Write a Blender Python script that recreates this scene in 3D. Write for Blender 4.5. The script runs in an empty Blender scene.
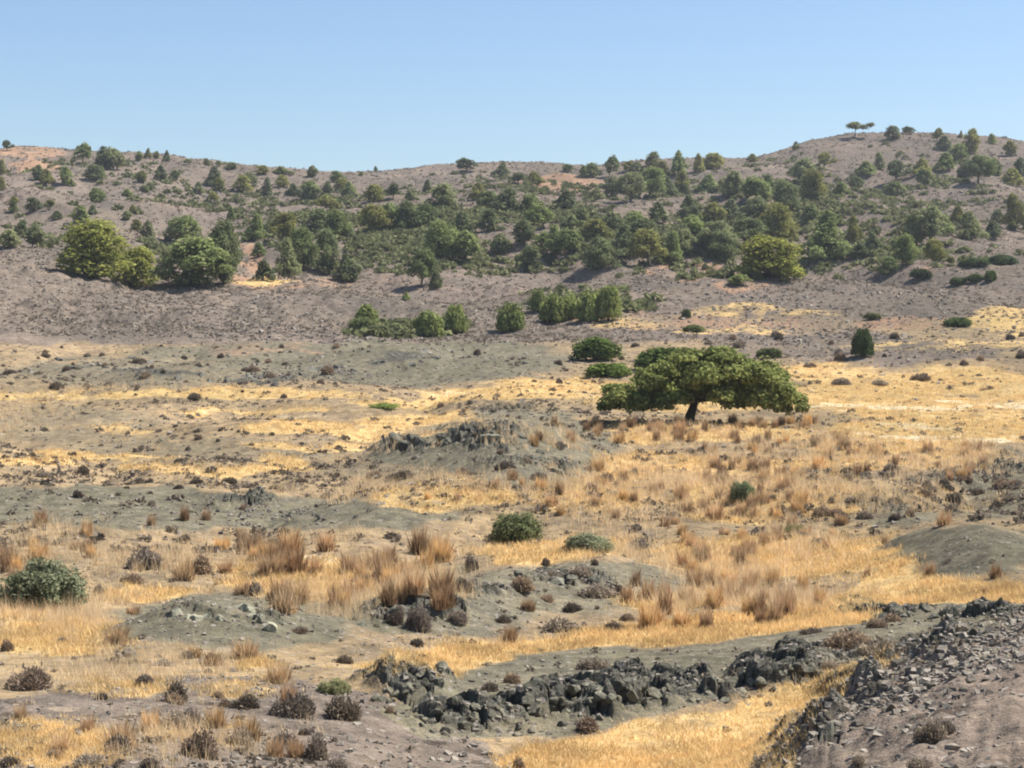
import bpy, math, random
import numpy as np

SEED = 11
random.seed(SEED)
rng = np.random.default_rng(SEED)
scene = bpy.context.scene
COL = scene.collection
PI = math.pi

# ------------------------------------------------------------------ camera geometry
F = 1800.0                       # focal length in pixels of a 1024-wide frame
HAZE = 0.00016                   # per metre
EYE = 6.0                        # eye height above the valley datum
PITCH = math.atan((384 - 308) / F)
CP, SP = math.cos(PITCH), math.sin(PITCH)


def ray(px, py):
    r, up = (px - 512) / F, -(py - 384) / F
    y = CP + up * SP
    z = -SP + up * CP
    return F * r / y, z / y          # u (scaled tangent), slope


def project(u, s):
    fwd = CP - s * SP
    up = SP + s * CP
    return 512 + u / fwd, 384 - F * up / fwd


# ------------------------------------------------------------------ noise
def _hash(ix, iy, seed):
    h = (ix.astype(np.int64) * 374761393 + iy.astype(np.int64) * 668265263 + seed * 1442695041) & 0xFFFFFFFF
    h = ((h ^ (h >> 13)) * 1274126177) & 0xFFFFFFFF
    h = h ^ (h >> 16)
    return (h & 0xFFFFFF) / float(0xFFFFFF)


def vnoise(x, y, seed=0):
    ix, iy = np.floor(x), np.floor(y)
    fx, fy = x - ix, y - iy
    fx = fx * fx * fx * (fx * (fx * 6 - 15) + 10)
    fy = fy * fy * fy * (fy * (fy * 6 - 15) + 10)
    a, b = _hash(ix, iy, seed), _hash(ix + 1, iy, seed)
    c, d = _hash(ix, iy + 1, seed), _hash(ix + 1, iy + 1, seed)
    return (a + (b - a) * fx + (c - a) * fy + (a - b - c + d) * fx * fy) * 2 - 1


def fbm(x, y, seed=0, octv=3):
    t, a, n = 0, 1.0, 0
    for k in range(octv):
        ca, sa = math.cos(k * 0.7), math.sin(k * 0.7)
        t = t + a * vnoise((x * ca - y * sa) * 2 ** k, (x * sa + y * ca) * 2 ** k, seed + k * 17)
        n += a
        a *= 0.5
    return t / n


def smooth(a, b, x):
    t = np.clip((x - a) / (b - a), 0, 1)
    return t * t * (3 - 2 * t)


def blur(a, n0, n1):
    for ax, n in ((0, n0), (1, n1)):
        if n < 1:
            continue
        k = np.exp(-0.5 * (np.arange(-2 * n, 2 * n + 1) / n) ** 2)
        k /= k.sum()
        pad = [(0, 0), (0, 0)]
        pad[ax] = (2 * n, 2 * n)
        p = np.pad(a, pad, mode='edge')
        out = np.zeros_like(a)
        m = a.shape[ax]
        for i, w in enumerate(k):
            out += w * (p[i:i + m] if ax == 0 else p[:, i:i + m])
        a = out
    return a


# ------------------------------------------------------------------ terrain: a fan grid, columns of equal bearing, rows of growing distance
YS = np.concatenate([np.geomspace(2.0, 12.0, 90, endpoint=False), np.geomspace(12.0, 32.0, 420, endpoint=False), np.geomspace(32.0, 200.0, 470, endpoint=False), np.geomspace(200.0, 760.0, 230)])
NR = len(YS)
UC = np.concatenate([-np.geomspace(7200, 1500, 26, endpoint=False), np.linspace(-1500, -660, 90, endpoint=False), np.linspace(-660, 660, 860, endpoint=False), np.linspace(660, 1500, 90, endpoint=False), np.geomspace(1500, 7200, 26)])
NC = len(UC)
LY = np.log(YS)
U, YY = np.meshgrid(UC, YS)
XX = U * YY / F

cols = [-500, 0, 170, 340, 512, 680, 780, 850, 930, 1024, 1500]
yn = [14, 18, 22, 27, 33, 40, 50, 60, 72, 86, 100, 120, 140, 165, 190, 220, 260, 310, 370, 430, 480]
rows = {
    -500: [800, 730, 680, 640, 600, 562, 522, 490, 458, 428, 404, 378, 352, 310, 255, 244, 228, 206, 182, 160, 150],
    0:    [775, 705, 662, 630, 598, 560, 520, 488, 456, 426, 402, 377, 354, 312, 262, 250, 234, 212, 187, 162, 149],
    170:  [772, 703, 664, 634, 600, 560, 520, 488, 456, 426, 402, 377, 357, 322, 290, 274, 250, 222, 196, 172, 157],
    340:  [790, 712, 668, 636, 596, 556, 518, 486, 454, 424, 402, 378, 358, 336, 306, 284, 255, 228, 202, 182, 174],
    512:  [850, 748, 684, 636, 592, 553, 516, 483, 451, 421, 400, 378, 359, 339, 316, 290, 258, 226, 198, 176, 164],
    680:  [850, 742, 680, 634, 592, 553, 516, 483, 451, 421, 399, 376, 356, 332, 310, 287, 262, 231, 200, 175, 159],
    780:  [752, 738, 668, 628, 590, 553, 516, 483, 451, 421, 400, 376, 355, 331, 308, 285, 260, 230, 197, 169, 151],
    850:  [702, 708, 664, 622, 588, 553, 516, 483, 451, 422, 401, 376, 354, 330, 305, 281, 257, 228, 194, 162, 133],
    930:  [660, 672, 654, 616, 585, 553, 516, 483, 451, 422, 401, 376, 352, 327, 303, 277, 253, 225, 192, 160, 133],
    1024: [628, 642, 640, 606, 580, 552, 516, 483, 451, 422, 401, 375, 350, 325, 300, 273, 250, 222, 190, 160, 145],
    1500: [585, 600, 605, 590, 570, 545, 512, 480, 450, 420, 400, 374, 350, 322, 298, 270, 246, 216, 186, 160, 150],
}
near = {-500: [-1.7, -2.5, -3.2], 0: [-1.7, -2.55, -3.2], 170: [-1.7, -2.55, -3.2], 340: [-1.7, -2.6, -3.3], 512: [-1.7, -2.7, -3.6], 680: [-1.7, -2.7, -3.6],
        780: [-1.7, -2.45, -2.95], 850: [-1.7, -2.3, -2.75], 930: [-1.7, -2.15, -2.6], 1024: [-1.7, -2.1, -2.5], 1500: [-1.7, -1.9, -2.1]}
tab = np.zeros((NR, len(cols)))
for j, c in enumerate(cols):
    yk = np.array([2, 6, 10] + yn + [560, 760])
    zk = near[c] + [-(r - 308) * y / F for r, y in zip(rows[c], yn)]
    zk = np.array(zk + [zk[-1] - 3, zk[-1] - 22])
    tab[:, j] = np.interp(LY, np.log(yk), zk)
H = np.zeros((NR, NC))
cu = np.array(cols) - 512.0
for i in range(NR):
    H[i] = np.interp(UC, cu, tab[i])
H = blur(H, 9, 16)
# skyline of the far ridge
sk = np.array([(-500, 150), (0, 150), (20, 147), (50, 149), (110, 152), (170, 155), (230, 164), (290, 171), (340, 175), (400, 171), (440, 166), (470, 164),
               (540, 164), (590, 168), (640, 161), (700, 159), (750, 160), (780, 151), (810, 140), (850, 133), (900, 132), (950, 135), (1000, 140), (1024, 145), (1500, 150)], float)
i480 = int(np.argmin(abs(YS - 480)))
want = -(np.interp(UC, sk[:, 0] - 512, sk[:, 1]) - 308) * 480 / F
H += smooth(400, 480, YY) * (want - H[i480])[None, :]


def column_hit(u, s, hh):
    """first row of the fan where the ground comes up to the ray"""
    j = np.interp(u, UC, np.arange(NC))
    j0 = int(min(max(math.floor(j), 0), NC - 2))
    t = j - j0
    h = hh[:, j0] * (1 - t) + hh[:, j0 + 1] * t
    ok = np.nonzero(h >= s * YS)[0]
    ok = ok[YS[ok] > 7.0]
    if not len(ok):
        return None
    i = ok[0]
    a = h[i - 1] - s * YS[i - 1]
    b = h[i] - s * YS[i]
    k = a / (a - b) if a < 0 <= b and a != b else 0
    y = YS[i - 1] + (YS[i] - YS[i - 1]) * k
    return u * y / F, y, h[i - 1] + (h[i] - h[i - 1]) * k


def unproject(px, py, hh=None):
    hh = H if hh is None else hh
    for _ in range(60):
        u, s = ray(px, py)
        r = column_hit(u, s, hh)
        if r and r[1] < 520:
            return r
        py += 1.0
    return None


# swells and knolls that the picture shows: (px, py, half width px, depth m, height px)
H0 = H.copy()
for (px, py, sx, sy, hp) in [
    (520, 472, 62, 7, 36), (425, 455, 44, 5, 12), (980, 574, 52, 3.0, 34), (205, 642, 62, 1.3, 34), (300, 640, 60, 1.3, 16), (450, 618, 62, 2.0, 30), (590, 575, 45, 1.8, 16), (150, 505, 110, 2.6, 14), (360, 525, 90, 2.6, 12), (90, 400, 80, 5, 6), (260, 395, 70, 5, 7), (700, 500, 60, 3, 9), (860, 520, 70, 2.6, 12), (100, 560, 70, 2, 10),
    (570, 715, 105, 0.75, 22), (410, 696, 34, 0.6, 20), (795, 684, 40, 0.7, 20), (400, 372, 120, 9, 9), (775, 310, 120, 14, 13), (640, 300, 70, 12, 6),
    (920, 362, 85, 5, 9), (120, 508, 140, 3, 8), (330, 520, 110, 3, 7), (880, 520, 90, 3.5, 9), (1010, 490, 60, 4, 10), (580, 590, 60, 2.5, 8), (700, 612, 60, 2, 4),
    (560, 240, 90, 22, 8), (420, 215, 80, 26, 8), (880, 220, 90, 26, 8), (130, 215, 90, 26, 7), (720, 215, 60, 24, 7), (60, 470, 90, 4, 5), (250, 450, 70, 5, 5), (880, 635, 60, 0.8, 8)]:
    q = unproject(px, py, H0)
    x0, y0, _ = q
    m = y0 / F
    H += 1.2 * hp * m * np.exp(-0.5 * (((XX - x0) / (sx * m)) ** 2 + ((YY - y0) / sy) ** 2))

# natural roughness
am = np.clip(YY / 40, 0.25, 1)
hum = np.abs(fbm(XX / 10, YY / 13, 5, 2)) - .22
H += (1.25 + .5 * smooth(50, -250, U)) * smooth(24, 50, YY) * (1 - .6 * smooth(120, 160, YY)) * hum * (1 - .75 * np.exp(-.5 * (((U - 330) / 150) ** 2 + ((YY - 100) / 22) ** 2)))
H += smooth(24, 34, YY) * (1 - smooth(140, 170, YY)) * (.20 * np.abs(fbm(XX / 1.7, YY / 2.6, 6, 3)) - .05)
H += 0.16 * am * fbm(XX / 9, YY / 9, 3, 3)
H += 0.055 * fbm(XX / 1.9, YY / 1.9, 9, 3) * np.clip(YY / 20, 0.6, 2)
hill = smooth(150, 230, YY)
H += hill * (2.6 * fbm(XX / 46, YY / 46, 21, 3) + 1.3 * fbm(XX / 13, YY / 13, 23, 3)) * (1 - 0.75 * smooth(430, 470, YY))
gul = 1 - np.abs(fbm(XX / 26 + 0.3 * YY / 26, YY / 70, 29, 2))
H += hill * (gul - 0.7) * 3.0 * (1 - smooth(420, 465, YY))
H += smooth(145, 175, YY) * (.30 * np.abs(fbm(XX / 2.4, YY / 4.2, 35, 3)) + .25 * fbm(XX / 5, YY / 8, 36, 2)) * (1 - smooth(440, 475, YY))
lowhill = smooth(-40, -160, U) * smooth(138, 160, YY) * (1 - smooth(190, 215, YY))
H += lowhill * (0.9 * np.abs(fbm(XX / 3.4 + YY / 9, YY / 7, 33, 3)))

# ------------------------------------------------------------------ what covers the ground, read off as patches and laid on the land
PX, PY = project(U, H / YY)
PX = np.clip(PX, -600, 1600)
WX = PX + 30 * fbm(XX / (YY * 0.03 + 0.3), YY / (YY * 0.03 + 0.3) * 0 + LY[:, None] * 18, 41, 2)
WY = PY + 7 * fbm(U / 48, LY[:, None] * 30, 43, 3)


def ell(lst, soft=0.3):
    m = np.zeros_like(H)
    for (cx, cy, rx, ry, *st) in lst:
        w = st[0] if st else 1.0
        d = np.sqrt(((WX - cx) / rx) ** 2 + ((WY - cy) / ry) ** 2)
        m = np.maximum(m, w * (1 - smooth(1 - soft, 1 + soft, d)))
    return m


def poly(pts):
    n = len(pts)
    ins = np.zeros(H.shape, bool)
    for i in range(n):
        x1, y1 = pts[i]
        x2, y2 = pts[(i + 1) % n]
        c = ((y1 > WY) != (y2 > WY))
        with np.errstate(divide='ignore', invalid='ignore'):
            xx = (x2 - x1) * (WY - y1) / (y2 - y1 + 1e-9) + x1
        ins ^= c & (WX < xx)
    return blur(ins.astype(float), 2, 4)


GOLD = ell([(930, 393, 160, 24), (960, 428, 130, 18), (870, 447, 90, 10), (690, 402, 110, 10, .9), (1010, 322, 55, 16, .8), (930, 347, 100, 6, .6), (835, 374, 60, 11), (765, 312, 80, 6, .6),
            (570, 388, 80, 11), (480, 394, 60, 8), (425, 421, 62, 9), (370, 432, 55, 7), (700, 432, 120, 10, .8), (60, 397, 130, 3.5), (230, 394, 140, 5), (300, 428, 80, 7), (250, 412, 90, 4, .8),
            (330, 446, 90, 4, .8), (60, 459, 110, 4), (210, 471, 100, 5), (288, 466, 24, 8), (400, 402, 60, 5), (120, 430, 60, 4, .6), (60, 640, 75, 17), (150, 596, 60, 7), (262, 664, 28, 7),
            (50, 745, 80, 24, .7), (215, 735, 60, 14, .45), (540, 553, 60, 14), (440, 500, 90, 12, .8), (330, 580, 100, 22, .75), (600, 545, 40, 8, .6), (790, 557, 130, 22), (700, 470, 90, 12, .8),
            (620, 460, 60, 10, .7), (600, 500, 70, 14, .7), (770, 500, 110, 22, .7), (940, 500, 90, 10, .4), (540, 478, 110, 8, .7), (900, 460, 120, 12, .7), (120, 690, 60, 10, .5), (245, 690, 40, 10, .5),
            (20, 610, 40, 10, .6), (720, 330, 60, 5, .6), (620, 322, 60, 6, .5), (255, 282, 25, 5, .8), (640, 600, 60, 12, .5)])
GOLD = np.maximum(GOLD, poly([(380, 692), (380, 655), (520, 640), (640, 626), (760, 610), (840, 598), (880, 568), (960, 575), (1040, 592), (1040, 602), (900, 607), (800, 630), (640, 645), (520, 655), (430, 682)]))
GOLD = np.maximum(GOLD, poly([(480, 790), (520, 745), (620, 727), (700, 712), (780, 692), (905, 662), (895, 690), (840, 720), (770, 790)]))
OLIVE = ell([(400, 362, 180, 22), (250, 352, 120, 10, .7), (520, 448, 105, 38), (425, 448, 70, 18, .7), (965, 552, 72, 27), (235, 622, 120, 27), (450, 602, 105, 34), (590, 590, 110, 26, .7), (880, 508, 100, 18, .6),
             (1005, 480, 70, 40, .7), (130, 372, 160, 16, .6), (60, 425, 120, 20, .5), (200, 450, 160, 12, .5), (400, 472, 120, 10, .5), (330, 400, 60, 8, .4), (760, 525, 60, 8, .4), (660, 470, 50, 12, .4), (300, 600, 60, 10, .6)])
STRIP = poly([(-60, 483), (150, 486), (330, 498), (480, 510), (440, 529), (250, 536), (100, 531), (-60, 524)])
OLIVE = np.maximum(OLIVE, poly([(-60, 485), (150, 488), (330, 500), (480, 512), (440, 527), (250, 532), (100, 527), (-60, 518)]))
OLIVE = np.maximum(OLIVE, poly([(385, 715), (400, 690), (520, 655), (640, 646), (780, 632), (900, 607), (1010, 598), (1010, 640), (900, 664), (700, 706), (620, 728), (420, 742)]))
PURP = np.maximum(smooth(350, 336, WY), 0.9 * poly([(-60, 700), (130, 688), (330, 688), (390, 705), (545, 775), (545, 1200), (-60, 1200)]))
PURP = np.maximum(PURP, poly([(1300, 560), (1024, 600), (950, 640), (870, 688), (745, 772), (745, 1200), (1300, 1200)]))
PURP = np.maximum(PURP, ell([(900, 352, 110, 14, .8), (860, 330, 60, 14, .6), (760, 345, 70, 14, .6), (230, 690, 100, 14, .7), (400, 640, 60, 10, .4), (100, 560, 100, 20, .35)]))
PURP *= 1 - 0.85 * ell([(960, 330, 90, 14), (800, 325, 120, 12, .6), (690, 320, 90, 9, .6)])
OCHRE = ell([(247, 262, 14, 22), (255, 284, 28, 5), (590, 262, 90, 7, .4), (700, 270, 60, 10, .7), (735, 285, 30, 9, .7), (20, 152, 34, 8), (30, 165, 24, 4), (570, 182, 32, 9), (330, 285, 50, 8, .5), (450, 280, 80, 10, .35),
             (640, 318, 90, 10, .6), (740, 322, 90, 9, .6), (900, 322, 60, 10, .7), (450, 230, 40, 5, .6), (620, 232, 50, 5, .5), (60, 300, 60, 20, .3), (900, 268, 60, 6, .5), (870, 225, 40, 5, .4), (270, 350, 80, 6, .5), (100, 712, 80, 14, .25)])
ROCK = ell([(405, 688, 38, 16), (480, 715, 60, 15), (570, 703, 70, 15), (650, 692, 60, 16), (715, 694, 30, 10), (790, 670, 48, 20), (840, 655, 30, 9, .7), (490, 437, 46, 12, .95), (870, 690, 40, 12, .8), (930, 652, 40, 12, .8),
            (995, 618, 40, 10, .8), (810, 735, 34, 20, .8), (880, 612, 50, 6, .8), (420, 615, 30, 10, .6), (260, 620, 40, 8, .4), (190, 612, 24, 10, .3), (250, 318, 40, 12, .5), (400, 357, 26, 5, .8), (400, 445, 34, 7, .95), (560, 466, 30, 6, .7), (500, 462, 40, 5, .6), (150, 372, 46, 4, .8), (255, 380, 42, 4, .8), (90, 364, 30, 3, .7), (240, 499, 34, 6, .7), (345, 372, 30, 5, .7), (880, 503, 40, 9, .6), (935, 482, 40, 7, .6), (1005, 466, 30, 7, .7), (425, 612, 46, 12, .85), (500, 592, 36, 7, .6), (575, 578, 40, 8, .75), (650, 546, 20, 4, .6), (500, 408, 34, 4, .6), (930, 350, 50, 5, .6), (700, 262, 1, 1)], 0.4)
STRONG = ell([(975, 553, 66, 26), (225, 624, 115, 25), (430, 615, 85, 20), (520, 592, 90, 22), (600, 578, 70, 18), (520, 452, 95, 34), (430, 452, 50, 14)])
GOLD *= 1 - .92 * STRONG
OLIVE = np.maximum(OLIVE, STRONG)
GOLD = np.clip(GOLD * (.92 + .65 * fbm(U / 26, LY[:, None] * 42, 45, 3)) , 0, 1)
OCHRE *= np.clip(.85 + .8 * fbm(U / 22, LY[:, None] * 60, 47, 3), 0, 1)
PALE = ell([(930, 406, 140, 3.2), (960, 438, 100, 3), (240, 412, 60, 1.6, .45), (320, 418, 50, 1.6, .45), (50, 396, 60, 1.5, .45), (450, 394, 40, 2, .6), (920, 425, 60, 2.5, .6), (320, 560, 20, 6, .6)], .5)
OLIVE *= 1 - GOLD * 0.8
# broken rock stands proud of the soil where it crops out
def cells(x, y, seed):
    ix, iy = np.floor(x), np.floor(y)
    b1 = np.full(x.shape, 9.0)
    b2 = b1.copy()
    val = np.zeros(x.shape)
    for dx in (-1, 0, 1):
        for dy in (-1, 0, 1):
            cx, cy = ix + dx, iy + dy
            d = np.hypot(cx + _hash(cx, cy, seed) - x, cy + _hash(cx, cy, seed + 5) - y)
            nearer = d < b1
            b2 = np.where(nearer, b1, np.minimum(b2, d))
            val = np.where(nearer, _hash(cx, cy, seed + 9) + .5 * (_hash(cx, cy, seed + 3) - .5) * (x - cx) + .5 * (_hash(cx, cy, seed + 4) - .5) * (y - cy), val)
            b1 = np.where(nearer, d, b1)
    return val, b2 - b1


nk = int(np.searchsorted(YS, 100))
xs, ys = XX[:nk] + .05 * fbm(XX[:nk] / .2, YY[:nk] / .2, 50, 2), YY[:nk] + .05 * fbm(XX[:nk] / .2 + 9, YY[:nk] / .2, 52, 2)
v1, e1 = cells(xs / .27 + ys / .8, ys / .36, 53)
v2, e2 = cells(xs / .13, ys / .17, 54)
rk = blur(ROCK, 2, 3)[:nk]
H[:nk] += rk * np.clip(YY[:nk] / 45, .75, 1.3) * (.33 * v1 + .08 * v2 - .12 * (1 - smooth(0, .16, e1)) - .03 * (1 - smooth(0, .2, e2)) - .03)
H[nk:] += blur(ROCK, 1, 2)[nk:] * (YY[nk:] < 130) * (.3 * np.abs(fbm(XX[nk:] / 1.1, YY[nk:] / 1.4, 51, 3)) - .03)
stony = np.clip(poly([(1300, 560), (1024, 600), (950, 640), (870, 688), (745, 772), (745, 1200), (1300, 1200)]), 0, 1)
H += stony * (0.10 * np.abs(fbm(XX / 0.5, YY / 0.5, 57, 3)) + .05 * np.abs(fbm(XX / .16, YY / .2, 58, 2)))
H += PURP * (YY < 40) * (1 - stony) * (.05 * np.abs(fbm(XX / .35, YY / .4, 59, 3)))

# ------------------------------------------------------------------ materials
def new_mat(name):
    m = bpy.data.materials.new(name)
    m.use_nodes = True
    nt = m.node_tree
    nt.nodes.clear()
    return m, nt


def N(nt, t, **kw):
    n = nt.nodes.new(t)
    for k, v in kw.items():
        setattr(n, k, v)
    return n


def noise_node(nt, vec, scale, detail=4, rough=0.6):
    n = N(nt, 'ShaderNodeTexNoise')
    n.inputs['Scale'].default_value = scale
    n.inputs['Detail'].default_value = detail
    n.inputs['Roughness'].default_value = rough
    nt.links.new(vec, n.inputs['Vector'])
    return n.outputs['Fac']


def ramp2(nt, fac, c0, c1, p0=0.35, p1=0.65):
    r = N(nt, 'ShaderNodeValToRGB')
    e = r.color_ramp.elements
    e[0].position, e[1].position = p0, p1
    e[0].color, e[1].color = (*c0, 1), (*c1, 1)
    nt.links.new(fac, r.inputs[0])
    return r.outputs[0]


def mixc(nt, fac, a, b, mode='MIX'):
    m = N(nt, 'ShaderNodeMix', data_type='RGBA', blend_type=mode)
    for sock, v in ((m.inputs[0], fac), (m.inputs[6], a), (m.inputs[7], b)):
        if isinstance(v, (int, float)):
            sock.default_value = v
        elif isinstance(v, tuple):
            sock.default_value = (*v, 1)
        else:
            nt.links.new(v, sock)
    return m.outputs[2]


def mth(nt, op, a, b=None, c=None, clamp=False):
    m = N(nt, 'ShaderNodeMath', operation=op, use_clamp=clamp)
    for i, v in enumerate((a, b, c)):
        if v is None:
            continue
        if isinstance(v, (int, float)):
            m.inputs[i].default_value = v
        else:
            nt.links.new(v, m.inputs[i])
    return m.outputs[0]


def ground_material():
    m, nt = new_mat('dry_ground')
    geo = N(nt, 'ShaderNodeNewGeometry').outputs['Position']
    at = N(nt, 'ShaderNodeAttribute', attribute_name='cover')
    at2 = N(nt, 'ShaderNodeAttribute', attribute_name='cover_extra')
    sep = N(nt, 'ShaderNodeSeparateColor')
    nt.links.new(at.outputs['Color'], sep.inputs[0])
    sep2 = N(nt, 'ShaderNodeSeparateColor')
    nt.links.new(at2.outputs['Color'], sep2.inputs[0])
    n_big = noise_node(nt, geo, 0.11, 5)
    n_mid = noise_node(nt, geo, 0.7, 6, 0.65)
    n_fine = noise_node(nt, geo, 6.0, 5, 0.7)
    n_grit = noise_node(nt, geo, 28.0, 3, 0.7)
    brk = mth(nt, 'ADD', mth(nt, 'MULTIPLY', n_mid, 0.6), mth(nt, 'MULTIPLY', n_fine, 0.4))

    def edge(mask, lo=0.28, hi=0.72, k=1.1):
        v = mth(nt, 'ADD', mask, mth(nt, 'MULTIPLY', mth(nt, 'SUBTRACT', brk, 0.5), k))
        r = N(nt, 'ShaderNodeMapRange', interpolation_type='SMOOTHSTEP')
        r.inputs[1].default_value, r.inputs[2].default_value = lo, hi
        nt.links.new(v, r.inputs[0])
        return r.outputs[0]
    base = mixc(nt, ramp2(nt, n_fine, (0, 0, 0), (1, 1, 1), .3, .7), ramp2(nt, n_mid, (.265, .202, .128), (.43, .312, .175)), ramp2(nt, n_mid, (.19, .15, .108), (.35, .262, .16)))
    purple = mixc(nt, ramp2(nt, n_fine, (0, 0, 0), (1, 1, 1), .32, .68), ramp2(nt, n_mid, (.110, .092, .078), (.225, .182, .150)), ramp2(nt, n_big, (.175, .148, .128), (.285, .225, .175)))
    olive = mixc(nt, ramp2(nt, n_fine, (0, 0, 0), (1, 1, 1), .3, .7), ramp2(nt, n_mid, (.152, .140, .100), (.208, .187, .130)), ramp2(nt, n_mid, (.185, .164, .115), (.255, .220, .150)))
    gold = mixc(nt, ramp2(nt, n_fine, (0, 0, 0), (1, 1, 1), .3, .7), ramp2(nt, n_mid, (.44, .298, .13), (.59, .412, .19)), ramp2(nt, n_big, (.65, .475, .24), (.52, .36, .158)))
    ochre = mixc(nt, n_fine, (.30, .18, .122), (.41, .275, .18))
    rock = mixc(nt, ramp2(nt, n_fine, (0, 0, 0), (1, 1, 1), .35, .75), (.060, .060, .050), (.20, .19, .155))
    c = mixc(nt, edge(sep.outputs[2]), base, purple)
    olive = mixc(nt, ramp2(nt, noise_node(nt, geo, 1.3, 8, .78), (0, 0, 0), (1, 1, 1), .42, .60), olive, (.150, .138, .105))
    olive = mixc(nt, ramp2(nt, noise_node(nt, geo, 3.1, 6, .8), (0, 0, 0), (.8, .8, .8), .55, .68), olive, (.31, .275, .205))
    c = mixc(nt, edge(sep.outputs[1]), c, olive)
    c = mixc(nt, edge(sep2.outputs[0]), c, ochre)
    c = mixc(nt, edge(sep.outputs[0]), c, gold)
    c = mixc(nt, edge(sep2.outputs[2]), c, (.66, .55, .36))
    c = mixc(nt, edge(sep2.outputs[1], .4, .75), c, rock)
    # crusts, dead cushions and stones too small to build
    v2 = N(nt, 'ShaderNodeTexVoronoi')
    v2.inputs['Scale'].default_value = 1.7
    nt.links.new(geo, v2.inputs['Vector'])
    s2 = N(nt, 'ShaderNodeSeparateColor')
    nt.links.new(v2.outputs['Color'], s2.inputs[0])
    dot = mth(nt, 'MULTIPLY', mth(nt, 'LESS_THAN', mth(nt, 'ADD', v2.outputs['Distance'], mth(nt, 'MULTIPLY', n_fine, .35)), mth(nt, 'ADD', .30, mth(nt, 'MULTIPLY', s2.outputs[2], .22))), mth(nt, 'GREATER_THAN', s2.outputs[0], 0.45))
    dot = mth(nt, 'MULTIPLY', dot, mth(nt, 'SUBTRACT', 1.0, mth(nt, 'MULTIPLY', sep.outputs[0], .8)))
    dot = mth(nt, 'MULTIPLY', dot, mth(nt, 'SUBTRACT', .75, mth(nt, 'MULTIPLY', sep.outputs[1], .45)))
    c = mixc(nt, dot, c, ramp2(nt, s2.outputs[1], (.085, .068, .055), (.36, .29, .215), .25, .95))
    n_two = noise_node(nt, geo, 2.3, 4, .7)
    c = mixc(nt, 1.0, c, ramp2(nt, n_two, (.62, .62, .64), (1.25, 1.23, 1.2), .32, .68), 'MULTIPLY')
    n_wide = noise_node(nt, geo, .045, 5, .65)
    c = mixc(nt, 1.0, c, ramp2(nt, n_wide, (.80, .82, .80), (1.14, 1.12, 1.1), .35, .65), 'MULTIPLY')
    # pebbles and crumbs of stone
    vo = N(nt, 'ShaderNodeTexVoronoi')
    vo.inputs['Scale'].default_value = 9.0
    nt.links.new(geo, vo.inputs['Vector'])
    sc = N(nt, 'ShaderNodeSeparateColor')
    nt.links.new(vo.outputs['Color'], sc.inputs[0])
    peb = mth(nt, 'MULTIPLY', mth(nt, 'LESS_THAN', vo.outputs['Distance'], 0.33), mth(nt, 'GREATER_THAN', sc.outputs[0], 0.62))
    peb = mth(nt, 'MULTIPLY', peb, mth(nt, 'SUBTRACT', 1.0, sep.outputs[0]))
    c = mixc(nt, mth(nt, 'MULTIPLY', peb, 0.75), c, ramp2(nt, sc.outputs[1], (.07, .065, .06), (.33, .29, .25), .3, .8))
    c = mixc(nt, 1.0, c, ramp2(nt, n_grit, (.72, .72, .72), (1.18, 1.18, 1.18), .3, .7), 'MULTIPLY')
    bs = N(nt, 'ShaderNodeBsdfDiffuse')
    bs.inputs['Roughness'].default_value = 0.6
    nt.links.new(c, bs.inputs['Color'])
    bp = N(nt, 'ShaderNodeBump')
    bp.inputs['Strength'].default_value = 0.7
    bp.inputs['Distance'].default_value = 0.12
    hsum = mth(nt, 'ADD', mth(nt, 'MULTIPLY', n_fine, 0.7), mth(nt, 'MULTIPLY', n_grit, 0.22))
    hsum = mth(nt, 'ADD', hsum, mth(nt, 'MULTIPLY', peb, 0.25))
    nt.links.new(hsum, bp.inputs['Height'])
    nt.links.new(bp.outputs[0], bs.inputs['Normal'])
    o = N(nt, 'ShaderNodeOutputMaterial')
    nt.links.new(bs.outputs[0], o.inputs[0])
    return m


def leaf_material(name, dark, light, tint=(1, 1, 1), trans=0.3, vary=0.3, nscale=1.2):
    """foliage: every leaf clump a little different, every plant a little different"""
    m, nt = new_mat(name)
    g = N(nt, 'ShaderNodeNewGeometry')
    oi = N(nt, 'ShaderNodeObjectInfo')
    c = mixc(nt, g.outputs['Random Per Island'], dark, light)
    n = noise_node(nt, g.outputs['Position'], nscale, 2)
    c = mixc(nt, 1.0, c, ramp2(nt, n, (.78, .78, .78), (1.2, 1.2, 1.2), .35, .65), 'MULTIPLY')
    c = mixc(nt, 1.0, c, ramp2(nt, oi.outputs['Random'], (1 - vary, 1 - vary * .95, 1 - vary * .7), (1 + vary, 1 + vary * .9, 1 + vary * .6), 0, 1), 'MULTIPLY')
    c = mixc(nt, 1.0, c, oi.outputs['Color'], 'MULTIPLY')
    d = N(nt, 'ShaderNodeBsdfDiffuse')
    t = N(nt, 'ShaderNodeBsdfTranslucent')
    nt.links.new(c, d.inputs[0])
    nt.links.new(c, t.inputs[0])
    mx = N(nt, 'ShaderNodeMixShader')
    mx.inputs[0].default_value = trans
    nt.links.new(d.outputs[0], mx.inputs[1])
    nt.links.new(t.outputs[0], mx.inputs[2])
    o = N(nt, 'ShaderNodeOutputMaterial')
    nt.links.new(mx.outputs[0], o.inputs[0])
    return m


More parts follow.
